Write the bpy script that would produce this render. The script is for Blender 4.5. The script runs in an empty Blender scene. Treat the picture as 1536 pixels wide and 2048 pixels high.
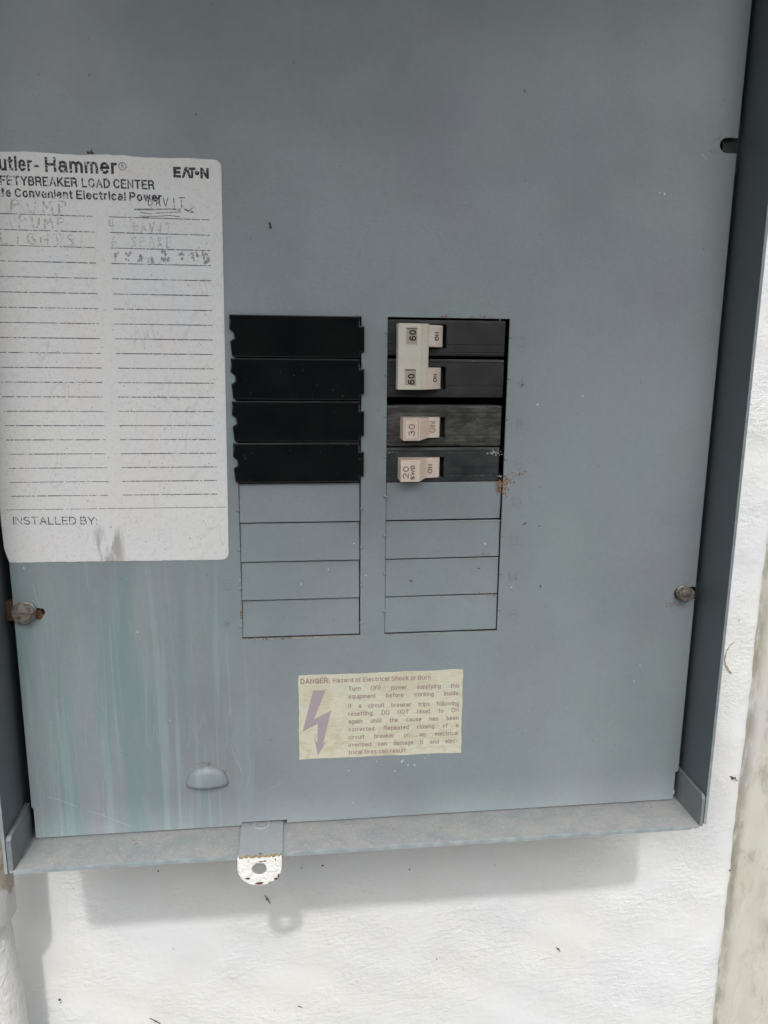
import bpy, math, random
import numpy as np
from mathutils import Vector, Matrix

U = 0.0254                       # the scene is measured in inches and built in metres
R = math.radians
sc = bpy.context.scene
col = sc.collection

# ------------------------------------------------------------------ camera
CAM = np.array([-2.28681463, -18.6418267, -0.944492373])
F, YAW, PITCH, ROLL = 1525.50212, 0.119727165, -0.200228630, 0.00987888482
ca, sa, cb, sb, cc, scc = math.cos(YAW), math.sin(YAW), math.cos(PITCH), math.sin(PITCH), math.cos(ROLL), math.sin(ROLL)
FWD = np.array([sa*cb, ca*cb, sb]); RT0 = np.array([ca, -sa, 0.0]); UP0 = np.cross(RT0, FWD)
RT = RT0*cc + UP0*scc; UP = -RT0*scc + UP0*cc
cd = bpy.data.cameras.new('camera'); cam = bpy.data.objects.new('camera', cd); col.objects.link(cam)
cd.sensor_fit = 'VERTICAL'; cd.sensor_height = 36.0; cd.lens = F/2048*36
cd.clip_start = 0.01; cd.clip_end = 500
cam.matrix_world = Matrix(((RT[0], UP[0], -FWD[0], CAM[0]*U), (RT[1], UP[1], -FWD[1], CAM[1]*U), (RT[2], UP[2], -FWD[2], CAM[2]*U), (0, 0, 0, 1)))
sc.camera = cam

def at(u, v, ax, val):           # the point (inches) of the plane  axis=val  seen at photo point u, v
    d = FWD*F + RT*(u-768) - UP*(v-1024)
    return CAM + d*((val-CAM[ax])/d[ax])
def pz(u, v, y=0.0):             # -> X, Z on a plane parallel to the panel
    p = at(u, v, 1, y); return float(p[0]), float(p[2])

# ------------------------------------------------------------------ light
WALL_Y = 3.3
SUN_DIR = at(570, 1842, 1, WALL_Y) - at(518, 1735, 1, -1.33)     # travel direction: hasp hole -> its shadow
SUN_DIR = SUN_DIR/np.linalg.norm(SUN_DIR)
ELEV = math.asin(-SUN_DIR[2]); AZ = math.atan2(-SUN_DIR[0], -SUN_DIR[1])
w = bpy.data.worlds.new('World'); sc.world = w; w.use_nodes = True
nt = w.node_tree; bg = nt.nodes['Background']
sky = nt.nodes.new('ShaderNodeTexSky'); sky.sky_type = 'NISHITA'; sky.sun_disc = False
sky.sun_elevation = ELEV; sky.sun_rotation = AZ % (2*math.pi)
sky.air_density = 1.0; sky.dust_density = 4.0; sky.ozone_density = 1.0
hs = nt.nodes.new('ShaderNodeHueSaturation'); hs.inputs['Saturation'].default_value = 0.22
nt.links.new(sky.outputs[0], hs.inputs['Color']); nt.links.new(hs.outputs[0], bg.inputs[0])
bg.inputs[1].default_value = 0.15
sl = bpy.data.lights.new('sun', 'SUN'); sun = bpy.data.objects.new('sun', sl); col.objects.link(sun)
sl.energy = 1.12; sl.angle = R(2.2); sl.color = (1.0, 0.975, 0.94)
sun.rotation_euler = Vector(SUN_DIR).to_track_quat('-Z', 'Y').to_euler(); sun.location = (0, -1, 2)
sc.view_settings.view_transform = 'Standard'; sc.view_settings.look = 'None'
sc.view_settings.exposure = 0.66; sc.view_settings.gamma = 1.0
sc.view_settings.use_curve_mapping = False
LID_ANGLE = 15.3

# ------------------------------------------------------------------ node helpers
class X:
    def __init__(s, nt, k): s.nt, s.k = nt, k
    def _m(s, op, o=None, o2=None):
        n = s.nt.nodes.new('ShaderNodeMath'); n.operation = op
        for i, q in enumerate((s, o, o2)):
            if q is None: continue
            if isinstance(q, X): s.nt.links.new(q.k, n.inputs[i])
            else: n.inputs[i].default_value = q
        return X(s.nt, n.outputs[0])
    def __add__(s, o): return s._m('ADD', o)
    def __sub__(s, o): return s._m('SUBTRACT', o)
    def __mul__(s, o): return s._m('MULTIPLY', o)
    def abs(s): return s._m('ABSOLUTE')
    def max(s, o): return s._m('MAXIMUM', o)
    def min(s, o): return s._m('MINIMUM', o)
    def sm(s, a, b, lo=0.0, hi=1.0):      # smoothstep from a to b
        n = s.nt.nodes.new('ShaderNodeMapRange'); n.interpolation_type = 'SMOOTHSTEP'
        s.nt.links.new(s.k, n.inputs[0])
        if a > b: a, b, lo, hi = b, a, hi, lo
        for i, q in zip((1, 2, 3, 4), (a, b, lo, hi)): n.inputs[i].default_value = q
        return X(s.nt, n.outputs[0])

class M:
    def __init__(s, name, origin=(0, 0, 0)):
        s.m = bpy.data.materials.new(name); s.m.use_nodes = True; s.nt = s.m.node_tree
        s.b = s.nt.nodes['Principled BSDF']
        tc = s.nt.nodes.new('ShaderNodeTexCoord'); mp = s.nt.nodes.new('ShaderNodeMapping')
        mp.inputs['Scale'].default_value = (1/U,)*3; mp.inputs['Location'].default_value = origin
        s.nt.links.new(tc.outputs['Object'], mp.inputs[0]); s.p = mp.outputs[0]
        sp = s.nt.nodes.new('ShaderNodeSeparateXYZ'); s.nt.links.new(s.p, sp.inputs[0])
        s.x, s.y, s.z = (X(s.nt, o) for o in sp.outputs)
    def vary(s):                  # each copy gets its own piece of the pattern
        oi = s.nt.nodes.new('ShaderNodeObjectInfo'); n = s.nt.nodes.new('ShaderNodeVectorMath'); n.operation = 'MULTIPLY_ADD'
        s.nt.links.new(oi.outputs['Random'], n.inputs[0]); n.inputs[1].default_value = (37, 19, 53); s.nt.links.new(s.p, n.inputs[2]); s.p = n.outputs[0]; return s
    def noise(s, scale=(1, 1, 1), detail=3, rough=0.5, dist=0.0, off=(0, 0, 0)):
        if not hasattr(scale, '__len__'): scale = (scale,)*3
        mp = s.nt.nodes.new('ShaderNodeMapping'); mp.inputs['Scale'].default_value = scale; mp.inputs['Location'].default_value = off
        n = s.nt.nodes.new('ShaderNodeTexNoise'); s.nt.links.new(s.p, mp.inputs[0]); s.nt.links.new(mp.outputs[0], n.inputs['Vector'])
        n.inputs['Scale'].default_value = 1.0; n.inputs['Detail'].default_value = detail; n.inputs['Roughness'].default_value = rough; n.inputs['Distortion'].default_value = dist
        return X(s.nt, n.outputs[0])
    def mix(s, f, a, b):
        n = s.nt.nodes.new('ShaderNodeMix'); n.data_type = 'RGBA'
        if isinstance(f, X): s.nt.links.new(f.k, n.inputs[0])
        else: n.inputs[0].default_value = f
        for q, i in ((a, 6), (b, 7)):
            if isinstance(q, tuple): n.inputs[i].default_value = (*q[:3], 1)
            else: s.nt.links.new(q, n.inputs[i])
        return n.outputs[2]
    def color(s, c):
        if isinstance(c, tuple): s.b.inputs['Base Color'].default_value = (*c, 1)
        else: s.nt.links.new(c, s.b.inputs['Base Color'])
        return s
    def rough(s, r):
        if isinstance(r, X): s.nt.links.new(r.k, s.b.inputs['Roughness'])
        else: s.b.inputs['Roughness'].default_value = r
        return s
    def metal(s, v): s.b.inputs['Metallic'].default_value = v; return s
    def spec(s, v): s.b.inputs['Specular IOR Level'].default_value = v; return s
    def bump(s, h, dist, strength=1.0):
        n = s.nt.nodes.new('ShaderNodeBump'); n.inputs['Distance'].default_value = dist*U; n.inputs['Strength'].default_value = strength
        s.nt.links.new(h.k, n.inputs['Height']); s.nt.links.new(n.outputs[0], s.b.inputs['Normal']); return s

# ------------------------------------------------------------------ mesh helpers
def link(name, me, mat, parent):
    o = bpy.data.objects.new(name, me); col.objects.link(o)
    if mat: me.materials.append(mat.m if isinstance(mat, M) else mat)
    if parent: o.parent = parent
    return o
def org(parent):                 # inches: where the top of the chain stands
    v = np.zeros(3); q = parent
    while q is not None: v += np.array(q.location)/U; q = q.parent
    return v
def mk(name, vs, fs, mat, parent=None, smooth=False, bevel=0, seg=2, at_=None):
    me = bpy.data.meshes.new(name)
    v = np.array(vs, float) - (np.array(at_, float) if at_ is not None else org(parent))
    me.from_pydata((v*U).tolist(), [], fs); me.update()
    o = link(name, me, mat, parent)
    if at_ is not None: o.location = tuple((np.array(at_, float)-org(parent))*U)
    if smooth: me.polygons.foreach_set('use_smooth', [True]*len(me.polygons))
    if bevel:
        md = o.modifiers.new('edge', 'BEVEL'); md.width = bevel*U; md.segments = seg; md.limit_method = 'ANGLE'; md.angle_limit = R(35)
        me.polygons.foreach_set('use_smooth', [True]*len(me.polygons)); md.harden_normals = True
    return o
JR = random.Random(99)
class MB:
    def __init__(s): s.v, s.f = [], []
    def add(s, vs, fs):
        n = len(s.v); s.v += [tuple(map(float, q)) for q in vs]; s.f += [tuple(i+n for i in q) for q in fs]; return s
    def box(s, x0, x1, y0, y1, z0, z1):
        return s.add([(x0, y0, z0), (x1, y0, z0), (x1, y1, z0), (x0, y1, z0), (x0, y0, z1), (x1, y0, z1), (x1, y1, z1), (x0, y1, z1)],
                     [(0, 3, 2, 1), (4, 5, 6, 7), (0, 1, 5, 4), (1, 2, 6, 5), (2, 3, 7, 6), (3, 0, 4, 7)])
    def prism(s, ring0, ring1):           # two matching closed rings of 3-D points
        n = len(ring0)
        return s.add(list(ring0)+list(ring1), [tuple(range(n))[::-1], tuple(range(n, 2*n))] + [(i, (i+1) % n, n+(i+1) % n, n+i) for i in range(n)])
    def rings(s, rr, cap=True):
        n = len(rr[0]); vs = [p for r in rr for p in r]; fs = []
        for k in range(len(rr)-1):
            for i in range(n): fs.append((k*n+i, k*n+(i+1) % n, (k+1)*n+(i+1) % n, (k+1)*n+i))
        if cap: fs += [tuple(range(n))[::-1], tuple(range((len(rr)-1)*n, len(rr)*n))]
        return s.add(vs, fs)
    def poly(s, pts, y, t=0.004):         # small flat flake standing t proud of plane y
        t *= JR.uniform(.85, 1.5)
        return s.prism([(a, y, b) for a, b in pts], [(a, y-t, b) for a, b in pts])
    def ribbon(s, pts, y, wd, t=0.003):
        pts = [np.array(p, float) for p in pts]
        for a, b in zip(pts[:-1], pts[1:]):
            d = b-a; L = np.hypot(*d)
            if L < 1e-6: continue
            n = np.array([-d[1], d[0]])/L*wd/2; e = d/L*wd*0.3
            s.poly([a-e+n, a-e-n, b+e-n, b+e+n], y, t)
        return s
    def build(s, name, mat, parent=None, **k): return mk(name, s.v, s.f, mat, parent, **k)

def plate(name, outlines, y_front, thick, bevel, mat, parent=None, at_=None):
    """flat sheet in the X-Z plane with holes; outlines = closed loops, front face at y_front"""
    cu = bpy.data.curves.new('outline', 'CURVE'); cu.dimensions = '2D'; cu.fill_mode = 'BOTH'
    for lp in outlines:
        sp = cu.splines.new('POLY'); sp.points.add(len(lp)-1)
        for i, (a, b) in enumerate(lp): sp.points[i].co = (a, b, 0, 1)
        sp.use_cyclic_u = True
    cu.extrude = thick/2-bevel; cu.bevel_depth = bevel; cu.bevel_resolution = 1; cu.offset = -bevel
    t = bpy.data.objects.new('t', cu); col.objects.link(t)
    me = bpy.data.meshes.new_from_object(t.evaluated_get(bpy.context.evaluated_depsgraph_get()))
    bpy.data.objects.remove(t); bpy.data.curves.remove(cu)
    me.name = name; o_ = np.array(at_, float) if at_ is not None else org(parent)
    for v in me.vertices:
        a, b, c = v.co; v.co = ((a-o_[0])*U, (y_front+thick/2-c-o_[1])*U, (b-o_[2])*U)
    me.materials.clear(); me.update()
    o = link(name, me, mat, parent)
    if at_ is not None: o.location = tuple((o_-org(parent))*U)
    return o

# a plain monoline grotesque, drawn as pen paths: cap height 1, x-height .73
def ea(cx, cy, rx, ry, a0, a1, n=10): return [(cx+rx*math.cos(R(a0+(a1-a0)*i/n)), cy+ry*math.sin(R(a0+(a1-a0)*i/n))) for i in range(n+1)]
XH = .73
def bowl(x0, x1, y0=0.0, y1=XH): return ea((x0+x1)/2, (y0+y1)/2, (x1-x0)/2, (y1-y0)/2, 0, 360, 18)
def arch(x0, x1): return [(x0, 0), (x0, XH)], [(x0, .42)]+ea((x0+x1)/2, .45, (x1-x0)/2, XH-.45, 180, 0, 8)+[(x1, 0)]
GL = {
 'A': (.66, [[(0, 0), (.33, 1), (.66, 0)], [(.11, .34), (.55, .34)]]),
 'B': (.58, [[(0, 0), (0, 1), (.32, 1)]+ea(.32, .76, .22, .24, 90, -90, 8)+[(0, .52)], [(.32, .52)]+ea(.32, .26, .26, .26, 90, -90, 8)+[(0, 0)]]),
 'C': (.64, [ea(.33, .5, .33, .5, 38, 322, 18)]), 'D': (.62, [[(0, 0), (0, 1), (.26, 1)]+ea(.26, .5, .36, .5, 90, -90, 12)+[(0, 0)]]),
 'E': (.52, [[(.52, 0), (0, 0), (0, 1), (.52, 1)], [(0, .52), (.46, .52)]]), 'F': (.5, [[(0, 0), (0, 1), (.5, 1)], [(0, .52), (.42, .52)]]),
 'G': (.66, [ea(.33, .5, .33, .5, 42, 340, 18)+[(.66, .46), (.38, .46)], [(.66, .4), (.66, 0)]]), 'H': (.58, [[(0, 0), (0, 1)], [(.58, 0), (.58, 1)], [(0, .52), (.58, .52)]]),
 'I': (.0, [[(0, 0), (0, 1)]]), 'K': (.6, [[(0, 0), (0, 1)], [(.56, 1), (0, .36)], [(.2, .56), (.6, 0)]]), 'L': (.48, [[(0, 1), (0, 0), (.48, 0)]]),
 'N': (.58, [[(0, 0), (0, 1), (.58, 0), (.58, 1)]]), 'O': (.68, [ea(.34, .5, .34, .5, 0, 360, 22)]), 'P': (.56, [[(0, 0), (0, 1), (.3, 1)]+ea(.3, .73, .26, .27, 90, -90, 8)+[(0, .46)]]),
 'R': (.6, [[(0, 0), (0, 1), (.32, 1)]+ea(.32, .74, .25, .26, 90, -90, 8)+[(0, .48)], [(.34, .48), (.52, .36), (.56, .12), (.6, 0)]]),
 'S': (.58, [ea(.29, .75, .27, .25, 30, 235, 10)+[(.3, .5)]+ea(.29, .25, .29, .25, 60, -150, 10)]), 'T': (.6, [[(.3, 0), (.3, 1)], [(0, 1), (.6, 1)]]),
 'U': (.58, [[(0, 1), (0, .3)]+ea(.29, .29, .29, .29, 180, 360, 10)+[(.58, 1)]]), 'W': (.9, [[(0, 1), (.22, 0), (.45, 1), (.68, 0), (.9, 1)]]), 'Y': (.62, [[(0, 1), (.31, .42), (.62, 1)], [(.31, .42), (.31, 0)]]),
 'a': (.46, [ea(.23, .5, .21, .23, 160, 10, 8)+[(.44, .12), (.47, 0)], [(.44, .42), (.2, .4)]+ea(.17, .2, .17, .2, 90, 300, 8)+[(.44, .16)]]),
 'b': (.46, [[(0, 0), (0, 1)], bowl(0, .46)]), 'c': (.42, [ea(.23, XH/2, .23, XH/2, 42, 318, 14)]), 'd': (.46, [[(.46, 0), (.46, 1)], bowl(0, .46)]),
 'e': (.46, [[(.01, .4), (.46, .4)]+ea(.23, XH/2, .23, XH/2, 8, 318, 16)]), 'f': (.26, [[(.1, 0), (.1, .82)]+ea(.24, .84, .14, .16, 180, 80, 5)], ) if False else (.26, [[(.1, 0), (.1, .84)]+ea(.24, .84, .14, .16, 180, 80, 5), [(0, .7), (.24, .7)]]),
 'g': (.46, [bowl(0, .46), [(.46, .73), (.46, -.05)]+ea(.23, -.06, .23, .2, 0, -150, 8)]), 'h': (.44, [[(0, 0), (0, 1)], arch(0, .44)[1]]), 'i': (.0, [[(0, 0), (0, XH)], [(0, .93), (0, 1)]]),
 'k': (.42, [[(0, 0), (0, 1)], [(.38, XH), (0, .26)], [(.14, .42), (.42, 0)]]), 'l': (.0, [[(0, 0), (0, 1)]]), 'm': (.74, [[(0, 0), (0, XH)], arch(0, .37)[1], arch(.37, .74)[1]]),
 'n': (.44, [*arch(0, .44)]), 'o': (.48, [bowl(0, .48)]), 'p': (.46, [[(0, -.26), (0, XH)], bowl(0, .46)]), 'q': (.46, [[(.46, -.26), (.46, XH)], bowl(0, .46)]),
 'r': (.24, [[(0, 0), (0, XH)], [(0, .42)]+ea(.22, .44, .22, .27, 180, 85, 6)]), 's': (.4, [ea(.2, .54, .18, .19, 30, 235, 8)+[(.2, .365)]+ea(.2, .19, .2, .19, 60, -150, 8)]),
 't': (.26, [[(.1, .93), (.1, .14)]+ea(.22, .14, .12, .14, 180, 290, 5), [(0, .7), (.25, .7)]]), 'u': (.44, [[(0, XH), (0, .26)]+ea(.22, .26, .22, .26, 180, 360, 8)+[(.44, XH)], [(.44, .3), (.44, 0)]]),
 'v': (.44, [[(0, XH), (.22, 0), (.44, XH)]]), 'w': (.66, [[(0, XH), (.17, 0), (.33, XH), (.5, 0), (.66, XH)]]), 'y': (.44, [[(0, XH), (.23, .02)], [(.44, XH), (.2, -.14), (.1, -.24), (0, -.24)]]),
 'z': (.4, [[(0, XH), (.4, XH), (0, 0), (.4, 0)]]), '.': (.0, [[(0, 0), (0, .05)]]), ',': (.0, [[(0, .05), (0, 0), (-.05, -.14)]]), ':': (.0, [[(0, 0), (0, .05)], [(0, .6), (0, .65)]]), '-': (.26, [[(0, .36), (.26, .36)]]),
 '0': (.5, [ea(.25, .5, .25, .5, 0, 360, 20)]), '1': (.2, [[(0, .78), (.2, 1), (.2, 0)]]), '2': (.5, [ea(.25, .74, .24, .26, 170, -35, 10)+[(0, 0), (.5, 0)]]),
 '3': (.5, [ea(.24, .76, .22, .24, 160, -90, 9), ea(.24, .26, .26, .26, 90, -160, 9)]), '4': (.54, [[(.4, 0), (.4, 1), (0, .3), (.54, .3)]]), '5': (.5, [[(.46, 1), (.08, 1), (.03, .5)]+ea(.24, .33, .26, .33, 140, -150, 12)]),
 '6': (.5, [ea(.25, .3, .25, .3, 0, 360, 16), [(.01, .36)]+ea(.29, .56, .28, .44, 175, 50, 8)]), '8': (.5, [ea(.25, .76, .22, .24, 0, 360, 14), ea(.25, .27, .25, .27, 0, 360, 16)])}
def strip(pts, wd):              # mitred band along an open or closed path
    p = np.array(pts, float); closed = np.hypot(*(p[0]-p[-1])) < 1e-6
    if closed: p = p[:-1]
    n = len(p); L_, R_ = [], []
    for i in range(n):
        a = p[(i-1) % n] if (closed or i > 0) else 2*p[0]-p[1]
        b = p[(i+1) % n] if (closed or i < n-1) else 2*p[-1]-p[-2]
        d0 = (p[i]-a)/(np.hypot(*(p[i]-a))+1e-9); d1 = (b-p[i])/(np.hypot(*(b-p[i]))+1e-9)
        n0 = np.array([-d0[1], d0[0]]); n1 = np.array([-d1[1], d1[0]]); m = n0+n1; q = np.hypot(*m)
        m = m/q if q > .3 else n0; k = min(1.8, 1/max(.3, m@n0)); L_.append(p[i]+m*k*wd/2); R_.append(p[i]-m*k*wd/2)
    if not closed:
        e = (p[0]-p[1])/(np.hypot(*(p[0]-p[1]))+1e-9)*wd*.42; L_[0] = L_[0]+e; R_[0] = R_[0]+e
        e = (p[-1]-p[-2])/(np.hypot(*(p[-1]-p[-2]))+1e-9)*wd*.42; L_[-1] = L_[-1]+e; R_[-1] = R_[-1]+e
    fs = [(i, (i+1) % n, n+(i+1) % n, n+i) for i in range(n if closed else n-1)]
    return L_+R_, fs
def measure(text, wt=.14):       # width in cap heights
    w_ = 0
    for ch in text: w_ += (.3 if ch == ' ' else GL[ch][0]+wt+.13)
    return w_-.13
def text_line(mb, text, x0, x1, zb, cap, y, wt=.14, zb1=None, t=.003, rot=0, yf=None):
    """one line from x0 to x1 (reading direction), baseline zb (zb1 at its end), capital height cap, stroke weight wt (of cap).
    rot 90: reads upward, then x0,x1 are Z limits and zb the X of the baseline"""
    W = measure(text, wt); c = 0; k = (x1-x0)/W; sx = abs(k)/cap; yo = 0
    wp = wt*min(1.0, sx*.5+.5)    # stroke weight of squeezed letters
    for ch in text:
        if ch == ' ': c += .3; continue
        gw, sts = GL[ch]
        for st in sts:
            q = [((c+wt/2+a_)*sx, wt/2+b_*(1-wt) if b_ >= 0 else wt/2+b_) for a_, b_ in st]
            vs, fs = strip(q, wp); vs = np.array(vs); yo += 1
            al = x0+vs[:, 0]/sx*k; h = vs[:, 1]*cap
            base = zb+((zb1-zb)*(al-x0)/(x1-x0) if zb1 is not None else 0)
            if rot == 0: px, pzz = al, base+h
            elif rot == 90: px, pzz = base-h, al
            else: px, pzz = base+h, al
            yy = (y if yf is None else yf(px))-t-.0004*(yo % 7)+0*px
            n = len(vs); top = np.stack([px, yy, pzz], 1)
            if t > .005:          # raised strokes get sides
                bot = top.copy(); bot[:, 1] += t+.004; m_ = n//2
                cl = len(fs) == m_
                edge = [(i, (i+1) % m_) for i in range(m_ if cl else m_-1)]
                ff_ = list(fs)+[(b_, a_, a_+n, b_+n) for a_, b_ in edge]+[(m_+a_, m_+b_, m_+b_+n, m_+a_+n) for a_, b_ in edge]
                if not cl: ff_ += [(0, m_, m_+n, n), (m_-1, m_-1+n, n-1+n, n-1)]
                mb.add(np.vstack([top, bot]), ff_)
            else: mb.add(top, fs)
        c += gw+wt+.13
def text_words(mb, text, x0, x1, zb, zb1, cap, y, bold, wscale):
    ws = text.split(' '); wd = []
    for q in ws: wd.append(measure(q, bold)*cap*wscale)
    gap = (x1-x0-sum(wd))/max(1, len(ws)-1); c = x0
    for q, l in zip(ws, wd):
        f0, f1 = (c-x0)/(x1-x0), (c+l-x0)/(x1-x0)
        text_line(mb, q, c, c+l, zb+(zb1-zb)*f0, cap, y, bold, zb+(zb1-zb)*f1); c += l+gap

def empty(name, loc, label, cat, group=None):
    o = bpy.data.objects.new(name, None); col.objects.link(o); o.location = tuple(q*U for q in loc)
    o.empty_display_size = 0.02
    return tag(o, label, cat, group)
def tag(o, label, cat, group=None):
    o['label'] = label; o['category'] = cat
    if group: o['group'] = group
    return o
def blob(rng, cx, cz, r, n=7, sx=1.0, sz=1.0):
    return [(cx+math.cos(i*2*math.pi/n)*r*sx*rng.uniform(.5, 1.3), cz+math.sin(i*2*math.pi/n)*r*sz*rng.uniform(.5, 1.3)) for i in range(n)]
def arc(cx, cz, r, a0, a1, n): return [(cx+r*math.cos(R(a0+(a1-a0)*i/n)), cz+r*math.sin(R(a0+(a1-a0)*i/n))) for i in range(n+1)]
def round_rect(x0, x1, z0, z1, r, n=5):
    return arc(x1-r, z1-r, r, 0, 90, n)+arc(x0+r, z1-r, r, 90, 180, n)+arc(x0+r, z0+r, r, 180, 270, n)+arc(x1-r, z0+r, r, 270, 360, n)
def cut(o, cutter_mb):
    import bmesh
    c = cutter_mb.build('cutter', None)
    for q in (o, c):
        bm = bmesh.new(); bm.from_mesh(q.data); bmesh.ops.recalc_face_normals(bm, faces=bm.faces); bm.to_mesh(q.data); bm.free()
    md = o.modifiers.new('cut', 'BOOLEAN'); md.operation = 'DIFFERENCE'; md.object = c; md.solver = 'EXACT'
    me = bpy.data.meshes.new_from_object(o.evaluated_get(bpy.context.evaluated_depsgraph_get()))
    old = o.data; o.modifiers.clear(); o.data = me; me.name = old.name
    bpy.data.objects.remove(c); bpy.data.meshes.remove(old)

# ------------------------------------------------------------------ materials
GREY = (0.345, 0.382, 0.408); TEAL = (0.335, 0.396, 0.408); MAUVE = (0.35, 0.372, 0.41)
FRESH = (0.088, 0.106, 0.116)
def paint(name, streaks=False, dust=0.0, rough=0.36, chalk=None):
    m = M(name, (0, 0, -13.265))
    c = m.mix(m.noise(0.22, 2, off=(3, 1, 7)).sm(.38, .62), GREY, TEAL)
    c = m.mix(m.noise(0.35, 3, off=(9, 4, 2)).sm(.5, .68, 0, .7), c, MAUVE)
    if chalk is None:             # uneven chalking of the old paint
        ch = (m.noise(.16, 3, off=(5, 2, 1))+m.noise(.5, 3, off=(1, 2, 8))*.3).sm(.4, .85, .72, 1.0)
        c = m.mix(ch, FRESH, c)
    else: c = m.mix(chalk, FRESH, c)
    c = m.mix(m.noise(18, 3).sm(.72, .8, 0, .25), c, (0.4, 0.42, 0.42))
    c = m.mix(m.noise(5, 6, .75, off=(2, 9, 4)).sm(.4, .7, 0, .09), c, (0.12, 0.13, 0.13))
    c = m.mix(m.noise(14, 2, off=(5, 5, 5)).sm(.74, .78, 0, .7), c, (0.09, 0.09, 0.085))
    if streaks:
        reg = m.x.sm(-2.7, -4.6)*m.z.sm(-5.6, -6.4)
        s1 = m.noise((1.15, 1, .13), 4, .6, .5, off=(2, 0, 3)).sm(.44, .66)
        c = m.mix(reg*s1*.62, c, (0.215, 0.335, 0.33))
        s3 = m.noise((3.4, 1, .12), 4, .62, .35, off=(7, 0, 5)).sm(.53, .64)
        c = m.mix(reg*s3*.36, c, (0.40, 0.54, 0.525))
        s2 = m.noise((2.6, 1, .22), 3, .55, .8, off=(8, 0, 1)).sm(.52, .66)
        c = m.mix(reg*s2*.2, c, (0.44, 0.455, 0.48))
        ln = (m.noise((1.7, 1, .10), 2, .5, .25, off=(4, 0, 8))-.5).abs().sm(.012, .002)
        c = m.mix(reg*ln*m.noise(1.2, 2).sm(.42, .6)*.22, c, (0.42, 0.47, 0.46))
        # faded run beside the moulded dome
        run = (m.x+3.62+(m.noise((.2, .2, .9), 1)-.5)*.9).abs().sm(.24, .16)*m.z.sm(-9.6, -10.4)*m.z.sm(-12.9, -12.3)
        c = m.mix(run*.4, c, (0.31, 0.42, 0.41))
        reg2 = m.noise((.5, 1, .09), 2, off=(1, 0, 1)).sm(.45, .7)*m.x.sm(3.5, 5)*m.z.sm(0, -4)
        c = m.mix(reg2*.3, c, (0.31, 0.42, 0.41))
    if dust:
        d = m.noise(1.6, 6, .7).sm(.30, .60, .25, 1)
        c = m.mix(d*dust, c, (0.32, 0.317, 0.305))
        c = m.mix(m.noise(14, 5, .75).sm(.5, .75, 0, dust*.8), c, (0.48, 0.475, 0.45))
        c = m.mix(m.noise(7, 5, .75, off=(3, 3, 3)).sm(.55, .75, 0, .6*dust), c, (0.15, 0.145, 0.135))
        c = m.mix(m.noise(1.3, 4, .6, off=(8, 3, 1)).sm(.56, .7, 0, .6), c, (0.23, 0.28, 0.275))
    m.color(c).rough(m.noise(.8, 3).sm(.3, .7, rough, rough+.1+dust*.35))
    h = m.noise((9, 9, 13), 2, .5, .4)
    if dust: h = h+m.noise(24, 3, .7)*.8
    return m.bump(h, .006 if not dust else .012)
m_cover = paint('grey_panel_paint', streaks=True)
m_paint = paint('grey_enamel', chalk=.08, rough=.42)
m_flange = paint('dusty_grey_enamel', dust=.85, rough=.5, chalk=.5)
m_strap = paint('scuffed_grey_enamel', dust=.3, chalk=.8)
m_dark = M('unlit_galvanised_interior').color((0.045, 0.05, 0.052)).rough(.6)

def plastic(name, c, c2, r, dusty=0.0, bump=.002):
    m = M(name).vary()
    k = m.mix(m.noise(1.3, 3).sm(.35, .7), c, c2)
    if dusty:
        k = m.mix(m.noise((3, 3, 9), 5, .65).sm(.35, .75, 0, dusty), k, (0.15, 0.15, 0.125))
        k = m.mix(m.noise(22, 4, .7).sm(.62, .75, 0, dusty), k, (0.28, 0.27, 0.22))
    else: k = m.mix(m.noise(17, 3).sm(.70, .76, 0, .35), k, (0.2, 0.2, 0.2))
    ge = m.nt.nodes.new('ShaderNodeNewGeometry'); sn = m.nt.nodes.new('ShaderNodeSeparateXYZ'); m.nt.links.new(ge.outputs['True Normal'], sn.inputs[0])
    k = m.mix(X(m.nt, sn.outputs[2]).sm(.25, .7, 0, .8), k, (0.16, 0.165, 0.16))     # top-edge highlight painted in: paler where normals face up
    m.color(k).rough(m.noise(2, 3).sm(.3, .7, r, r*1.6+.02)).bump(m.noise(20, 3), bump)
    return m
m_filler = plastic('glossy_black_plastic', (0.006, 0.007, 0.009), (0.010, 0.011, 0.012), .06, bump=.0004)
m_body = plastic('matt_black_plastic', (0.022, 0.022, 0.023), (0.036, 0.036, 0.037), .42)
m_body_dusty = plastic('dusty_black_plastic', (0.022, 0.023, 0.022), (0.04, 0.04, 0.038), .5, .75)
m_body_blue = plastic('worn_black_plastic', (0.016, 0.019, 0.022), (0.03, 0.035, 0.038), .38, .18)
m_slot = M('slot_black').color((0.006, 0.006, 0.006)).rough(.6)
def tan(name, c, c2):
    m = M(name); k = m.mix(m.noise(3.5, 4, .6).sm(.35, .65), c, c2)
    k = m.mix(m.noise(20, 3).sm(.66, .74, 0, .5), k, (0.25, 0.19, 0.14))
    return m.color(k).rough(.42).bump(m.noise(26, 2), .002)
m_tan = tan('tan_plastic', (0.78, 0.63, 0.52), (0.82, 0.70, 0.60))
m_ivory = tan('ivory_plastic', (0.68, 0.64, 0.53), (0.72, 0.68, 0.58))
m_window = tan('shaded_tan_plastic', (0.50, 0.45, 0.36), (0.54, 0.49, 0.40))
m_mark = M('black_print').color((0.012, 0.012, 0.012)).rough(.5)
m_mark_brown = M('brown_print').color((0.17, 0.08, 0.07)).rough(.5)
m_mark_pale = M('pale_moulded_print').color((0.46, 0.30, 0.22)).rough(.5)

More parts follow.
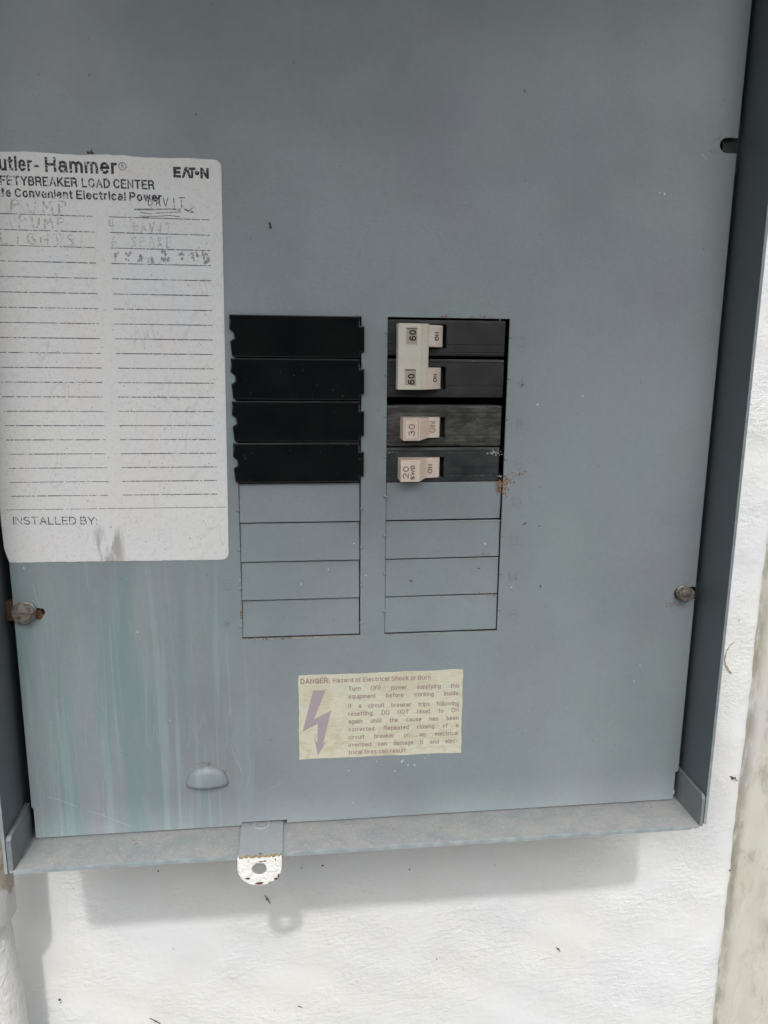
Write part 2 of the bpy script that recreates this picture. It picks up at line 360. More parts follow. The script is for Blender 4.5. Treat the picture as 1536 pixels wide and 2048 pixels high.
PAPER = (0.90, 0.895, 0.87)
def paper_col(m):
    c = m.mix(m.noise(.5, 3).sm(.35, .65), PAPER, (0.88, 0.88, 0.89))
    c = m.mix(m.noise(.6, 3, off=(7, 7, 1)).sm(.5, .7), c, (0.91, 0.87, 0.845))
    c = m.mix(m.noise(13, 5, .75).sm(.5, .72, 0, .28), c, (0.38, 0.36, 0.33))
    c = m.mix(m.noise(30, 3, .6, off=(1, 2, 3)).sm(.62, .74, 0, .35), c, (0.40, 0.26, 0.23))
    cr = (m.noise((.9, 1, .22), 3, .6, .7, off=(5, 0, 2))-.5).abs().sm(.012, .002)*m.noise(1.1, 2, off=(3, 0, 3)).sm(.46, .6)
    c = m.mix(cr*.16, c, (0.36, 0.33, 0.30))
    dirt = m.noise((3.2, 1, .8), 4, .6, off=(0, 0, 4)).sm(.44, .58)*(m.x+6.75).abs().sm(.42, .2)*m.z.sm(-4.9, -5.25)
    return m.mix(dirt*.6, c, (0.26, 0.22, 0.19))
LABO = (-6.5, 0, -5.825)
m_paper = M('weathered_paper', LABO)
m_paper.color(paper_col(m_paper)).rough(.62)
m_paper.bump(m_paper.noise((.9, .9, .5), 3, .6, .6)*1.6+m_paper.noise(30, 3)*.35, .012)
def ink(name, c, wear_lo, wear_hi, left=0.0, max_ink=1.0, pc=PAPER):
    m = M(name, LABO); n = m.noise((26, 26, 26), 3, .6)
    if left: n = n-m.x.sm(-4.8, -7.4)*left*m.noise(2.2, 3, off=(6, 6, 6)).sm(.42, .6)
    return m.color(m.mix(n.sm(wear_lo, wear_hi, 0, max_ink), pc, c)).rough(.6)
m_ink = ink('worn_black_ink', (0.035, 0.035, 0.045), .30, .42, .09)
m_rule = ink('worn_rule_ink', (0.07, 0.07, 0.1), .36, .44, .05)
m_hand = ink('faded_pen_ink', (0.04, 0.04, 0.045), .32, .50, 0, .95)
m_hand_pale = ink('very_faded_pen_ink', (0.16, 0.16, 0.18), .38, .60, 0, .6)
m_smudge = ink('smudged_marker_ink', (0.22, 0.22, 0.24), .42, .62, 0, .8, (0.50, 0.495, 0.49))
m_haz = M('aged_yellow_paper', (-.05, 0, -11.43))
k = m_haz.mix(m_haz.noise((.6, 1, 1.2), 3).sm(.35, .65), (0.83, 0.79, 0.61), (0.80, 0.80, 0.64))
k = m_haz.mix(m_haz.noise(.9, 3, off=(2, 2, 2)).sm(.5, .68), k, (0.77, 0.70, 0.53))
k = m_haz.mix((m_haz.noise((.8, 1, 1.6), 3, .5, 1.1)-.5).abs().sm(.06, .01, 0, .25)*m_haz.z.sm(-10.2, -10.9), k, (0.55, 0.40, 0.26))
k = m_haz.mix((m_haz.noise((2, 1, 16), 3, .6, .5)-.5).abs().sm(.03, .0, 0, .35), k, (0.42, 0.40, 0.26))
m_haz.color(k).rough(.55)
HZ = (0.80, 0.76, 0.58)
m_haz_ink = ink('faded_purple_ink', (0.33, 0.17, 0.20), .22, .44, 0, .8, HZ)
m_bolt = ink('faded_bolt_ink', (0.48, 0.38, 0.44), .25, .6, 0, .8, (0.52, 0.46, 0.46))

m_wall = M('rough_white_masonry_paint')
k = m_wall.mix(m_wall.noise(.25, 3).sm(.4, .65), (0.705, 0.71, 0.69), (0.69, 0.70, 0.715))
k = m_wall.mix(m_wall.noise(5, 5, .7, off=(3, 3, 3)).sm(.60, .74, 0, .22), k, (0.45, 0.44, 0.40))
k = m_wall.mix(m_wall.noise((9, 9, 5), 3, .6, off=(1, 7, 3)).sm(.735, .76, 0, .7), k, (0.20, 0.17, 0.13))
m_wall.color(k).rough(.5)
hh = m_wall.noise((4.6, 4, 7.0), 4, .62, .45)*m_wall.noise(.45, 3, off=(8, 8, 8)).sm(.36, .62, .25, 1.3)+m_wall.noise(.9, 3)*1.6+m_wall.noise(18, 3, .6)*.12
m_wall.bump(hh, .033)
m_pipe = M('wrinkled_white_paint')
m_pipe.color(m_pipe.mix(m_pipe.noise(3, 4).sm(.4, .7, 0, .5), (0.68, 0.68, 0.66), (0.56, 0.55, 0.52))).rough(.4)
m_pipe.bump(m_pipe.noise((5, 5, 2.4), 4, .6, 1.0), .06)
m_coup = M('bare_and_painted_coupling', (-11, 2.2, -52))
edge = (m_coup.z+(m_coup.noise((2.5, 2.5, 1.2), 4, .6)-.5)*1.3)
k = m_coup.mix(edge.sm(-15.5, -15.42), (0.66, 0.66, 0.64), (0.42, 0.385, 0.31))
k = m_coup.mix(m_coup.noise(7, 4, .6).sm(.55, .66, 0, .6)*edge.sm(-15.5, -15.42), k, (0.2, 0.16, 0.11))
m_coup.color(k).rough(.45).bump(m_coup.noise((5, 5, 3), 4, .6, 1.0), .04)
m_post = M('stained_beige_board', (17, 3.5, -52))
k = m_post.mix(m_post.noise((1.2, 1.2, .35), 4, .6).sm(.3, .7), (0.50, 0.485, 0.42), (0.56, 0.55, 0.49))
k = m_post.mix(m_post.noise((2.2, 1, .9), 6, .7, .6, off=(4, 4, 4)).sm(.46, .74, 0, .75)*m_post.noise((.5, 1, .12), 2, off=(2, 0, 2)).sm(.4, .6, .25, 1), k, (0.26, 0.24, 0.19))
k = m_post.mix(m_post.noise((.9, 1, .16), 3, .5, off=(9, 1, 5)).sm(.56, .66, 0, .6), k, (0.55, 0.53, 0.54))
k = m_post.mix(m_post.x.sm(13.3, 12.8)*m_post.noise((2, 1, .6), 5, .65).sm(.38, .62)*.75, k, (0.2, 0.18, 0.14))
k = m_post.mix(m_post.noise(12, 4, .7).sm(.6, .75, 0, .4), k, (0.25, 0.23, 0.18))
m_post.color(k).rough(.6).bump(m_post.noise((7, 7, 3), 4, .6), .02)
def flake(name, c, c2, r=.8):
    m = M(name); return m.color(m.mix(m.noise(25, 3).sm(.4, .6), c, c2)).rough(r).bump(m.noise(40, 3), .01)
m_rust = flake('rust', (0.22, 0.10, 0.045), (0.36, 0.20, 0.09))
m_rust_dark = flake('dark_rust', (0.09, 0.045, 0.03), (0.16, 0.08, 0.05))
m_lichen = flake('ochre_grime', (0.26, 0.20, 0.12), (0.40, 0.31, 0.19))
m_chip = flake('white_paint_fleck', (0.7, 0.7, 0.68), (0.8, 0.8, 0.78), .5)
m_dot = flake('dark_grime', (0.05, 0.045, 0.04), (0.1, 0.09, 0.08))
m_scratch = flake('scuffed_paint', (0.46, 0.50, 0.50), (0.40, 0.44, 0.445), .6)
m_screw = M('tarnished_screw_steel')
m_screw.color(m_screw.mix(m_screw.noise(9, 4, .6).sm(.4, .65), (0.36, 0.33, 0.29), (0.16, 0.13, 0.105))).rough(.38).metal(.55).bump(m_screw.noise(22, 4, .6), .02)
m_hwhite = M('chipped_white_paint')
k = m_hwhite.mix(m_hwhite.noise(4.5, 4, .65, off=(2, 2, 6)).sm(.66, .69), (0.84, 0.835, 0.80), (0.13, 0.075, 0.05))
k = m_hwhite.mix(m_hwhite.noise(2.5, 3, off=(1, 3, 3)).sm(.5, .7, 0, .3), k, (0.62, 0.58, 0.46))
m_hwhite.color(k).rough(.45).bump(m_hwhite.noise((5, 5, 8), 4, .6, 1.2), .05)
m_ground = M('concrete_ground')
m_ground.color(m_ground.mix(m_ground.noise(.05, 4).sm(.4, .6), (0.20, 0.197, 0.19), (0.25, 0.247, 0.237))).rough(.9).bump(m_ground.noise(1.5, 4), .1)

rng = random.Random(7)
# ------------------------------------------------------------------ setting
GZ = -52.0
g = mk('ground', [(-2400, -2400, GZ), (2400, -2400, GZ), (2400, 60, GZ), (-2400, 60, GZ)], [(0, 1, 2, 3)], m_ground); g['kind'] = 'structure'

# unseen leafy screen, added to cut low sky light and darken reflections
hr = random.Random(21); hm = M('added_hedge_leaf')
hm.color(hm.mix(hm.noise(.12, 3).sm(.35, .65), (0.035, 0.06, 0.022), (0.06, 0.09, 0.035))).rough(.5)
mb = MB(); mb.box(-260, 260, -150, -118, GZ, 26)
for _ in range(14000):
    x = hr.uniform(-265, 265); top = hr.random() < .25
    c_ = np.array([x, hr.uniform(-150, -112) if top else hr.gauss(-115, 2.5), hr.gauss(27, 2.5) if top else hr.uniform(GZ, 28)]); v1 = np.array([hr.gauss(0, 1) for _ in range(3)]); v1 /= np.linalg.norm(v1)
    v2 = np.cross(v1, [hr.gauss(0, 1) for _ in range(3)]); v2 /= np.linalg.norm(v2); L_ = hr.uniform(1.2, 2.4)
    mb.add([c_-v1*L_, c_+v2*L_*.5, c_+v1*L_, c_-v2*L_*.5], [(0, 1, 2, 3)])
hg = empty('added_hedge', (0, -130, GZ), 'unseen dark leafy screen, added to block sky light opposite the electrical box', 'added_hedge'); mb.build('foliage', hm, hg)['kind'] = 'stuff'

# white rendered wall: gently uneven front face with a rounded worn right-hand arris
WX1 = 12.72
def lump(xx, zz):
    return .03*np.sin(xx*.9+1.3*np.sin(zz*.5))*np.sin(zz*.7+.8*np.sin(xx*.4)) + .02*np.sin(xx*2.3+zz*1.1)*np.sin(zz*1.9-xx*.6)
xs = np.concatenate([np.linspace(-60, -13, 20), np.linspace(-12.8, 12.0, 250), np.array([12.15, 12.3, 12.42, 12.52, 12.6, 12.66, 12.7, 12.72])])
zs = np.concatenate([np.linspace(GZ, -25, 14), np.linspace(-24.8, 9, 330), np.linspace(10, 45, 14)])
vv, ff = [], []
for zq in zs:
    wob = .02*math.sin(zq*.9)+.012*math.sin(zq*2.7+1)+.01*math.sin(zq*6.1+2)
    for xq in xs:
        e = max(0.0, (xq-12.1)/.62)
        y = WALL_Y + lump(xq, zq)*(1-e) + .22*(1-math.sqrt(max(0, 1-e*e)))
        vv.append((xq+wob*e, y, zq))
nx = len(xs)
for j in range(len(zs)-1):
    for i in range(nx-1): ff.append((j*nx+i, j*nx+i+1, (j+1)*nx+i+1, (j+1)*nx+i))
n0 = len(vv)
for zq in (GZ, 45): vv += [(12.75, 9, zq), (-60, 9, zq)]
for j in range(len(zs)-1): pass
ff.append(((len(zs)-1)*nx+nx-1, nx-1, n0, n0+2)); ff.append((n0, n0+1, n0+3, n0+2)); ff.append((0, (len(zs)-1)*nx, n0+3, n0+1))
wall = mk('rendered_wall', vv, ff, m_wall, smooth=True)
tag(wall, 'rough white painted masonry wall behind the grey electrical box', 'wall')
# things stuck in the wall's paint: a curled dried rootlet, chips, a dark sliver
def wall_marks():
    mb = MB(); pts = [pz(u, v, WALL_Y) for u, v in ((1470, 1281), (1461, 1288), (1453, 1300), (1449, 1316), (1450, 1326), (1455, 1335), (1462, 1345))]
    for a, b in zip(pts[:-1], pts[1:]):
        mb.rings([[(p[0]+.018*math.cos(t), WALL_Y-.035+.02*math.sin(t), p[1]+.014*math.cos(t)) for t in np.linspace(0, 2*math.pi, 7)[:-1]] for p in (a, b)])
    mb.build('dried_rootlet', flake('dry_root', (0.60, 0.54, 0.42), (0.68, 0.63, 0.52)), wall, smooth=True)
    mb = MB()
    for (u, v, u2, v2, wd) in ((530, 1789, 540, 1805, .05), (1460, 1551, 1473, 1560, .08), (1455, 1738, 1461, 1742, .07), (1112, 1893, 1119, 1901, .06),
                               (119, 1995, 121, 2001, .07), (122, 2002, 121, 2006, .04), (300, 2034, 322, 2046, .04), (316, 1740, 318, 1742, .05),
                               (643, 1727, 648, 1731, .05), (602, 1735, 604, 1735, .04), (817, 1737, 820, 1738, .05), (872, 1916, 874, 1917, .04), (596, 2010, 604, 2013, .04)):
        c_ = pz((u+u2)/2, (v+v2)/2, WALL_Y); L_ = math.hypot(u2-u, v2-v)/84
        for _ in range(4): mb.poly(blob(rng, c_[0]+rng.uniform(-.3, .3)*(u2-u)/84, c_[1]-rng.uniform(-.3, .3)*(v2-v)/84, wd*.42, 6, 1.2, 1), WALL_Y-.03, .012)
        if L_ > .1: mb.ribbon([pz(u, v, WALL_Y), (c_[0]+.015, c_[1]+.01), pz(u2, v2, WALL_Y)], WALL_Y-.04, wd*.4, .015)
    mb.build('dark_fleck', m_dot, wall)['kind'] = 'stuff'
wall_marks()

post = empty('weathered_board', (17, 3.5, GZ), 'stained beige upright board at the right of the white wall', 'board')
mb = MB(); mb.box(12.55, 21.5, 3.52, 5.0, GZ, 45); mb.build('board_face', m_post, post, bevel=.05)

# conduit on the left, coupling above a thinner painted pipe
def tube(path, rad, n=40):
    return [[(x+rad_*math.cos(t), y+rad_*math.sin(t), z) for t in np.linspace(0, 2*math.pi, n+1)[:-1]] for (x, y, z), rad_ in zip(path, rad)]
pipe = empty('conduit_pipe', (-11.0, 2.2, GZ), 'white painted conduit with a thicker coupling, left of the box', 'pipe')
MB().rings(tube([(-11.13, 1.62, -16.2), (-11.14, 1.68, -17), (-11.1, 1.85, -19), (-11.07, 2.05, -21.5), (-11.03, 2.2, -24), (-11.0, 2.3, GZ)], [.55]*6)).build('pipe', m_pipe, pipe, smooth=True)
MB().rings(tube([(-10.99, 1.3, -16.55), (-10.985, 1.3, -16.5), (-10.98, 1.28, -16.42), (-10.97, 1.26, -14.5), (-10.95, 1.25, -13.6), (-10.94, 1.25, -13.5)], [.60, .68, .72, .72, .70, .62])).build('coupling', m_coup, pipe, smooth=True)
MB().rings(tube([(-10.94, 1.25, -13.55), (-10.9, 1.25, 20)], [.5, .5])).build('upper_pipe', M('aged_galvanised').color((0.34, 0.345, 0.33)).rough(.5), pipe, smooth=True)

# ------------------------------------------------------------------ enclosure
TOPZ = 11.2; FZ = -13.30; XL, XR = -9.33, 8.60; FY = -1.25
box = empty('electrical_enclosure', (0, 0, FZ), 'grey sheet metal electrical box with dusty bottom lip, door raised', 'electrical box')
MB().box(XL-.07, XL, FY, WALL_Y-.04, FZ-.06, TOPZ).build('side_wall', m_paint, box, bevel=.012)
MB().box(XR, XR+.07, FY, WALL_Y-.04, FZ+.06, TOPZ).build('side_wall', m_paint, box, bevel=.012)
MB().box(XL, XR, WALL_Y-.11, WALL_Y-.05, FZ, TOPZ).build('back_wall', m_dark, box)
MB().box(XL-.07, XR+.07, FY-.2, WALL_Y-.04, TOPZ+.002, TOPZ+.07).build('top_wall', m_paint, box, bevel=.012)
# bottom lip: sheet with rounded front-right corner and a thin folded front edge
out = [(XL-.02, -WALL_Y+.06), (XL-.02, 1.19)] + [(XL+.06, 1.25)] + [(XR-.2+.17*math.cos(R(a)), 1.08+.17*math.sin(R(a))) for a in (90, 70, 50, 30, 10)] + [(XR-.03, -WALL_Y+.06)]
mb = MB(); mb.prism([(a, -b, FZ-.06) for a, b in out], [(a, -b, FZ) for a, b in out]); mb.build('bottom_lip', m_flange, box, bevel=.015)
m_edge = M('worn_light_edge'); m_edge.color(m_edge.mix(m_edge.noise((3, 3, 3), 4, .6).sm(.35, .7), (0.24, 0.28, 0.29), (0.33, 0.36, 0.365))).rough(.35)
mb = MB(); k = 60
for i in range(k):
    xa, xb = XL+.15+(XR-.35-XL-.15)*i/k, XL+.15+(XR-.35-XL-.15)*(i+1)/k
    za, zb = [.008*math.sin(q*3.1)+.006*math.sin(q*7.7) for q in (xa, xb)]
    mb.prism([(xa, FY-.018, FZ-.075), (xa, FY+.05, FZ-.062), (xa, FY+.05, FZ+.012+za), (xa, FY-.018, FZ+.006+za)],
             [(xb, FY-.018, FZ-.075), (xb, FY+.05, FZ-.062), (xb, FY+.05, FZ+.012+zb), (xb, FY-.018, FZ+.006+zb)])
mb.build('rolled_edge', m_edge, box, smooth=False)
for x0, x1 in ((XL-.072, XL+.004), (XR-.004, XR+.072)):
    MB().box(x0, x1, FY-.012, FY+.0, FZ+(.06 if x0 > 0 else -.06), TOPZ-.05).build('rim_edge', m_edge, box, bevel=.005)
m_tab = paint('scuffed_dark_enamel', dust=.25, chalk=.22)
# upturned corner tabs
for s, x0, x1 in ((0, XL+.004, -9.19), (1, 8.50, XR-.004)):
    pts = [(0.2, FZ-.02), (FY+.01, FZ-.02), (FY+.01, -12.48), (FY+.10, -12.40), (0.2, -12.36)]
    mb = MB(); mb.prism([(x0, a, b) for a, b in pts], [(x1, a, b) for a, b in pts]); mb.build('corner_tab', m_tab, box, bevel=.02)
# brackets that the cover screws into
for nm, cx, cz in (('screw_bracket', -9.0, 4.2), ('screw_bracket', -9.0, -7.13), ('screw_bracket', 8.2, 4.15), ('screw_bracket', 8.2, -7.11)):
    x0, x1 = (XL, -8.3) if cx < 0 else (7.85, XR)
    hx = 8.06 if cx > 0 else -8.72
    if cz < 0: x1 = -8.3 if cx < 0 else XR; x0 = XL if cx < 0 else 8.3; hx = -8.72 if cx < 0 else 8.44
    hh_ = .27 if cz < 0 else .6
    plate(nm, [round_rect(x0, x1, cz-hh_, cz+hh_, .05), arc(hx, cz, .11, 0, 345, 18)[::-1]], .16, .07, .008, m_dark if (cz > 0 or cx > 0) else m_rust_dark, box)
# hasp: strap lying on the lip, bent down over its front edge
HX0, HX1 = -3.80, -2.72; HY = -1.33
mb = MB(); mb.box(HX0+.0, HX1+.03, HY-.03, .9, FZ+.004, FZ+.075)
hs_ = mb.build('hasp_strap', m_strap, box, bevel=.015)
hz1 = FZ+.075; hz0 = pz(517, 1770, HY)[1]; hcx = pz(519, 1737, HY)
cxm = (HX0+HX1)/2
rr = (HX1-HX0)/2
hout = [(HX1, hz1-.02), (HX0-.01, hz1-.02), (HX0-.03, hz0+rr*.95)]+[(cxm-.01+(rr+.01)*math.cos(R(a)), hz0+rr*.9+rr*.9*math.sin(R(a))) for a in range(190, 356, 11)]+[(HX1+.0, hz0+rr*.95)]
rngh = random.Random(3)
hole = [(hcx[0]+.185*math.cos(R(a))*(1+rngh.uniform(-.06, .06)), hcx[1]+.175*math.sin(R(a))*(1+rngh.uniform(-.06, .06))) for a in range(0, 360, 18)]
hp = plate('hasp_eye', [hout, hole[::-1]], HY-.035, .085, .02, m_hwhite, box)
hp['label'] = 'rounded hasp end with chipped white paint'
mb = MB()
for (cu_, cv_, rr_, sx_, sz_) in ((519, 1767, .07, 1.9, .5), (552, 1757, .05, 1.2, .8), (557, 1751, .04, .8, 1.2), (495, 1757, .035, 1.6, .8), (523, 1723, .035, 1.6, .6), (530, 1722, .03, 1.2, .8), (547, 1713, .025, 1.2, 1), (551, 1719, .022, 1, 1), (521, 1707, .03, 1.6, .6)):
    a, b = pz(cu_, cv_, HY-.035); mb.poly(blob(rng, a, b, rr_, 8, sx_, sz_), HY-.034, .006)
mb.build('rust_chip', m_rust_dark, box)['kind'] = 'stuff'
mb = MB()       # ragged grimy line where the white paint ends
for i in range(26):
    xx = HX0+.05+(HX1-HX0-.08)*i/25; mb.poly(blob(rng, xx, hz1-.03+rng.uniform(-.02, .03), .035, 6, 1.3, 1), HY-.034, .004)
mb.build('grime_line', m_lichen, box)['kind'] = 'stuff'
mb = MB(); ring = [[(-3.27+r_*math.cos(t), -.02+r_*math.sin(t), FZ+z_) for t in np.linspace(0, 2*math.pi, 25)[:-1]] for r_, z_ in ((.26, .07), (.24, .10), (.16, .10), (.13, .07))]
mb.rings(ring, cap=False); mb.build('rivet', m_strap, box, smooth=True)
# raised door: hinged along the top front edge, folded rims
a = R(LID_ANGLE); DL = 25.2
def lid_pt(x, s, h): return (x, FY-.22-s*math.cos(a)-h*math.sin(a)*-1*0 - h*(-math.sin(a)), TOPZ+.05+s*math.sin(a)+h*math.cos(a))
def lid_box(x0, x1, s0, s1, h0, h1):
    m_ = MB(); m_.prism([lid_pt(x0, s, h) for s, h in ((s0, h0), (s1, h0), (s1, h1), (s0, h1))], [lid_pt(x1, s, h) for s, h in ((s0, h0), (s1, h0), (s1, h1), (s0, h1))]); return m_
LXW = XL-3.4                   # overhang added: unseen door widened left to keep sun off the panel
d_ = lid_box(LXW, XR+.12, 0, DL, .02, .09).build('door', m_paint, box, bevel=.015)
for x0, x1, s0, s1 in ((LXW, LXW+.07, .1, DL), (XR+.05, XR+.12, .1, DL), (LXW+.07, XR+.05, DL-.07, DL)):
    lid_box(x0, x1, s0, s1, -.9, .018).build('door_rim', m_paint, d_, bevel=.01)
mb = MB()
for i in range(60):
    x = rng.uniform(-9, 8.3); y = rng.uniform(-1.2, -.1); r_ = rng.choice((.015, .02, .03)); n = 5
    mb.prism([(x+r_*math.cos(t)*rng.uniform(.6, 1.2), y+r_*math.sin(t), FZ+.001) for t in (0, 1.2, 2.5, 3.8, 5)], [(x+r_*.6*math.cos(t), y+r_*.6*math.sin(t), FZ+.001+r_*.6) for t in (0, 1.2, 2.5, 3.8, 5)])
mb.build('grit', m_lichen, box)['kind'] = 'stuff'

# ------------------------------------------------------------------ panel cover (dead front)
PX0, PX1, PZ0, PZ1 = -9.10, 8.45, -13.265, TOPZ-.15
cover = empty('panel_cover', (0, 0, PZ0), 'flat grey inner cover panel screwed inside the box around the breakers', 'panel cover')
NR, NL, NL2, NR2 = pz(1440, 290), -8.49, -8.30, 7.80
def notch_r(zc, xin, r=.175): return [(PX1, zc-r)]+arc(xin+r, zc, r, 270, 90, 8)+[(PX1, zc+r)]
def notch_l(zc, xin, r=.175): return [(PX0, zc+r)]+arc(xin-r, zc, r, 90, -90, 8)+[(PX0, zc-r)]
hn = (pz(484, 1657)[0], pz(574, 1651)[0], pz(530, 1642)[1])
outer = [(PX0+.045, PZ0), (hn[0], PZ0), (hn[0], hn[2]), (hn[1], hn[2]), (hn[1], PZ0), (PX1-.08, PZ0), (PX1-.08, -12.42), (PX1, -12.38)]
outer += notch_r(-7.11, NR2+.05)+notch_r(NR[1], NR[0])
outer += [(PX1+.04, PZ1), (PX0, PZ1)]+notch_l(NR[1]+.02, NL)+notch_l(-7.13, NL2-.07, .10)+[(PX0, -12.38), (PX0+.045, -12.42)]
OW = 3.0; LX0, LX1 = -3.63, -.63
openR = [(0, 0), (0, -8), (OW, -8), (OW, 0)]
openL = [(LX0, 0), (LX0, -8), (LX1, -8), (LX1, 0)]
plate('cover_sheet', [outer, openR, openL], 0, .07, .006, m_cover, cover)
# knockout plates left in the openings
def knockout(x0, x1, row, dy=(0, 0, 0, 0)):
    g_ = .032; z1, z0 = -row-g_/2, -row-1+(g_/2 if row < 7 else .035)
    x0, x1 = x0+.008, x1-.024
    fr = [(x0, dy[0], z1), (x1, dy[1], z1), (x1, dy[2], z0), (x0, dy[3], z0)]
    bk = [(p[0], p[1]+.065, p[2]) for p in fr]
    mb = MB(); mb.prism(fr, bk); mb.build('knockout_plate', m_cover, cover, bevel=.018)
for r_ in range(4, 8):
    d = {4: (.06, .08, .01, .01), 5: (.075, .085, .005, .005), 6: (.07, .09, .008, .004), 7: (.07, .085, .01, .008)}[r_]
    knockout(LX0, LX1, r_, d)
    d = {4: (.015, .06, .11, .05), 5: (.05, .07, .06, .01), 6: (.045, .07, .05, .008), 7: (.05, .06, .03, .005)}[r_]
    knockout(0, OW, r_, d)
# cut edges along the shears, their catch of light painted as pale ribbons
m_edge_light = flake('painted_edge_light', (0.50, 0.46, 0.36), (0.34, 0.35, 0.33), .5)
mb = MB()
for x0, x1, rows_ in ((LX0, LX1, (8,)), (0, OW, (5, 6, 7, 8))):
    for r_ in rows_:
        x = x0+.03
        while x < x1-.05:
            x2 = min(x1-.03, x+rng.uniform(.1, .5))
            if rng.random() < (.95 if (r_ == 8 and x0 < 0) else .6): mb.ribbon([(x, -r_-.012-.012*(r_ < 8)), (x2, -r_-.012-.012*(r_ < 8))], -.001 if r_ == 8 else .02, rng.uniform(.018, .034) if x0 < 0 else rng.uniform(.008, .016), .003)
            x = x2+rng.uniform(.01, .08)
mb.build('edge_highlight', m_edge_light, cover)['kind'] = 'stuff'
# little twist-off tabs beside each row
mb = MB()
def nub(mb, x, z, rx=.045, rz=.05, h=.035, y=0.0):
    rr_ = [[(x+rx*c*math.cos(t), y-h*s, z+rz*c*math.sin(t)) for t in np.linspace(0, 2*math.pi, 11)[:-1]] for c, s in ((1, -.1), (.9, .45), (.6, .85), (.2, 1))]
    mb.rings(rr_)
for r_ in range(8):
    for x in (-.035, OW+.03): nub(mb, x, -r_-.36-.06*(x > 1))
    if r_ > 3:
        for x in (LX0-.03, LX1+.025): nub(mb, x, -r_-.66)
        nub(mb, .02, -r_-.38, .03, .035, .02)
mb.build('twist_tab', m_cover, cover, smooth=True)['kind'] = 'stuff'
# embossed circuit numbers
for r_, s in zip(range(8), ('2', '4', '6', '8', '10', '12', '14', '16')):
    mb = MB(); zc = -r_-.66; x0 = 3.27+ (0 if len(s) == 1 else -.06)
    text_line(mb, s, x0, x0+(.17 if len(s) == 1 else .3), zc, .27, .0, .13, t=.014)
    mb.build('embossed_number', m_cover, cover, bevel=0)
for r_, s in ((6, '13'), (7, '15')):
    mb = MB(); zt = -r_-.42; text_line(mb, s, zt, zt-.28, LX0-.46, .19, .0, .15, t=.014, rot=-90); mb.build('embossed_number', m_cover, cover)
# pressed half dome above the bottom edge
DX, DZ = pz(415, 1569); DRX, DRZ, DRY = .51, .50, .19
rows = []
for i in range(13):
    ph = R(90*i/12); rows.append([(DX+DRX*math.cos(t)*math.cos(ph)**.9 if i < 12 else DX, .005-DRY*math.sin(t)*math.cos(ph)**.8 if i < 12 else .005, DZ+DRZ*math.sin(ph)) for t in np.linspace(math.pi, 0, 25)])
vv, ff = [p for r_ in rows for p in r_], []
for j in range(12):
    for i in range(24): ff.append((j*25+i, j*25+i+1, (j+1)*25+i+1, (j+1)*25+i))
do = mk('pressed_dome', vv, ff, m_cover, cover, smooth=True)
md = do.modifiers.new('sheet', 'SOLIDIFY'); md.thickness = .03*U; md.offset = 1
mb = MB(); mb.poly([(DX+DRX*.93*math.cos(R(t)), DZ+.03+(.045 if t in (0, 180) else 0)+.0*t) for t in (0, 180)]+[(DX-DRX*.9, DZ-.03), (DX+DRX*.9, DZ-.03)], .0, .003)
mb.build('dome_slot', m_slot, cover)
# rust and flecks
def cluster(mb, u, v, n, su, sv, r0, y=0.0, rg=rng):
    for _ in range(n):
        a, b = pz(u+rg.gauss(0, su), v+rg.gauss(0, sv), y); mb.poly(blob(rg, a, b, r0*rg.uniform(.4, 1.2), 6), y, .004)
mb = MB()
for q in ((1007, 970, 26, 7, 7, .032), (1000, 974, 16, 4, 6, .03), (1013, 962, 14, 5, 6, .03), (1036, 948, 16, 9, 4, .02),(1012, 985, 10, 2, 8, .02),
          (890, 632, 12, 6, 2, .022), (975, 634, 18, 20, 1.2, .018), (718, 632, 8, 8, 1, .015),
          (520, 1277, 22, 28, 1.3, .022), (600, 1275, 26, 30, 1.3, .02), (680, 1273, 10, 30, 1, .014), (482, 1225, 12, 1, 14, .02),
          (415, 1527, 16, 10, 2, .022), (447, 1545, 9, 4, 3, .03), (426, 1553, 10, 5, 2.5, .02), (414, 1578, 8, 2, 4, .02),
          (970, 1187, 10, 14, 1.2, .018), (840, 1270, 14, 30, 1.2, .014), (975, 1108, 6, 8, 1, .015),
          (1345, 1209, 12, 6, 4, .024), (481, 1655, 8, 1.5, 3, .03), (1437, 275, 12, 8, 4, .016), (1432, 305, 12, 8, 3, .016), (721, 1050, 5, 1, 4, .02)):
    cluster(mb, *q)
mb.build('rust_speck', m_rust, cover)['kind'] = 'stuff'
mb = MB()
for (u, v, r_) in ((970, 1087, .03), (708, 1087, .02), (732, 1151, .02), (1166, 792, .02), (1075, 809, .03), (480, 1005, .015), (829, 1530, .022), (804, 1523, .03), (807, 1520, .02), (850, 1516, .016),
                   (857, 1510, .018), (816, 1530, .022), (790, 1542, .018), (697, 1541, .014), (753, 1523, .013), (657, 1139, .022), (1023, 1175, .022), (1268, 1362, .02), (1280, 1330, .014),
                   (1320, 385, .02), (1329, 388, .03), (275, 1264, .02), (48, 1136, .02), (1000, 640, .014), (602, 1168, .016), (480, 1160, .018), (705, 1605, .014), (340, 1440, .014)):
    a, b = pz(u, v); mb.poly(blob(rng, a, b, r_, 7), 0, .006)
for _ in range(90): mb.poly(blob(rng, rng.uniform(-8.9, 8.2), rng.uniform(-13.1, 6.5), rng.uniform(.004, .011), 5), 0, .004)
mb.build('white_fleck', m_chip, cover)['kind'] = 'stuff'
mb = MB()
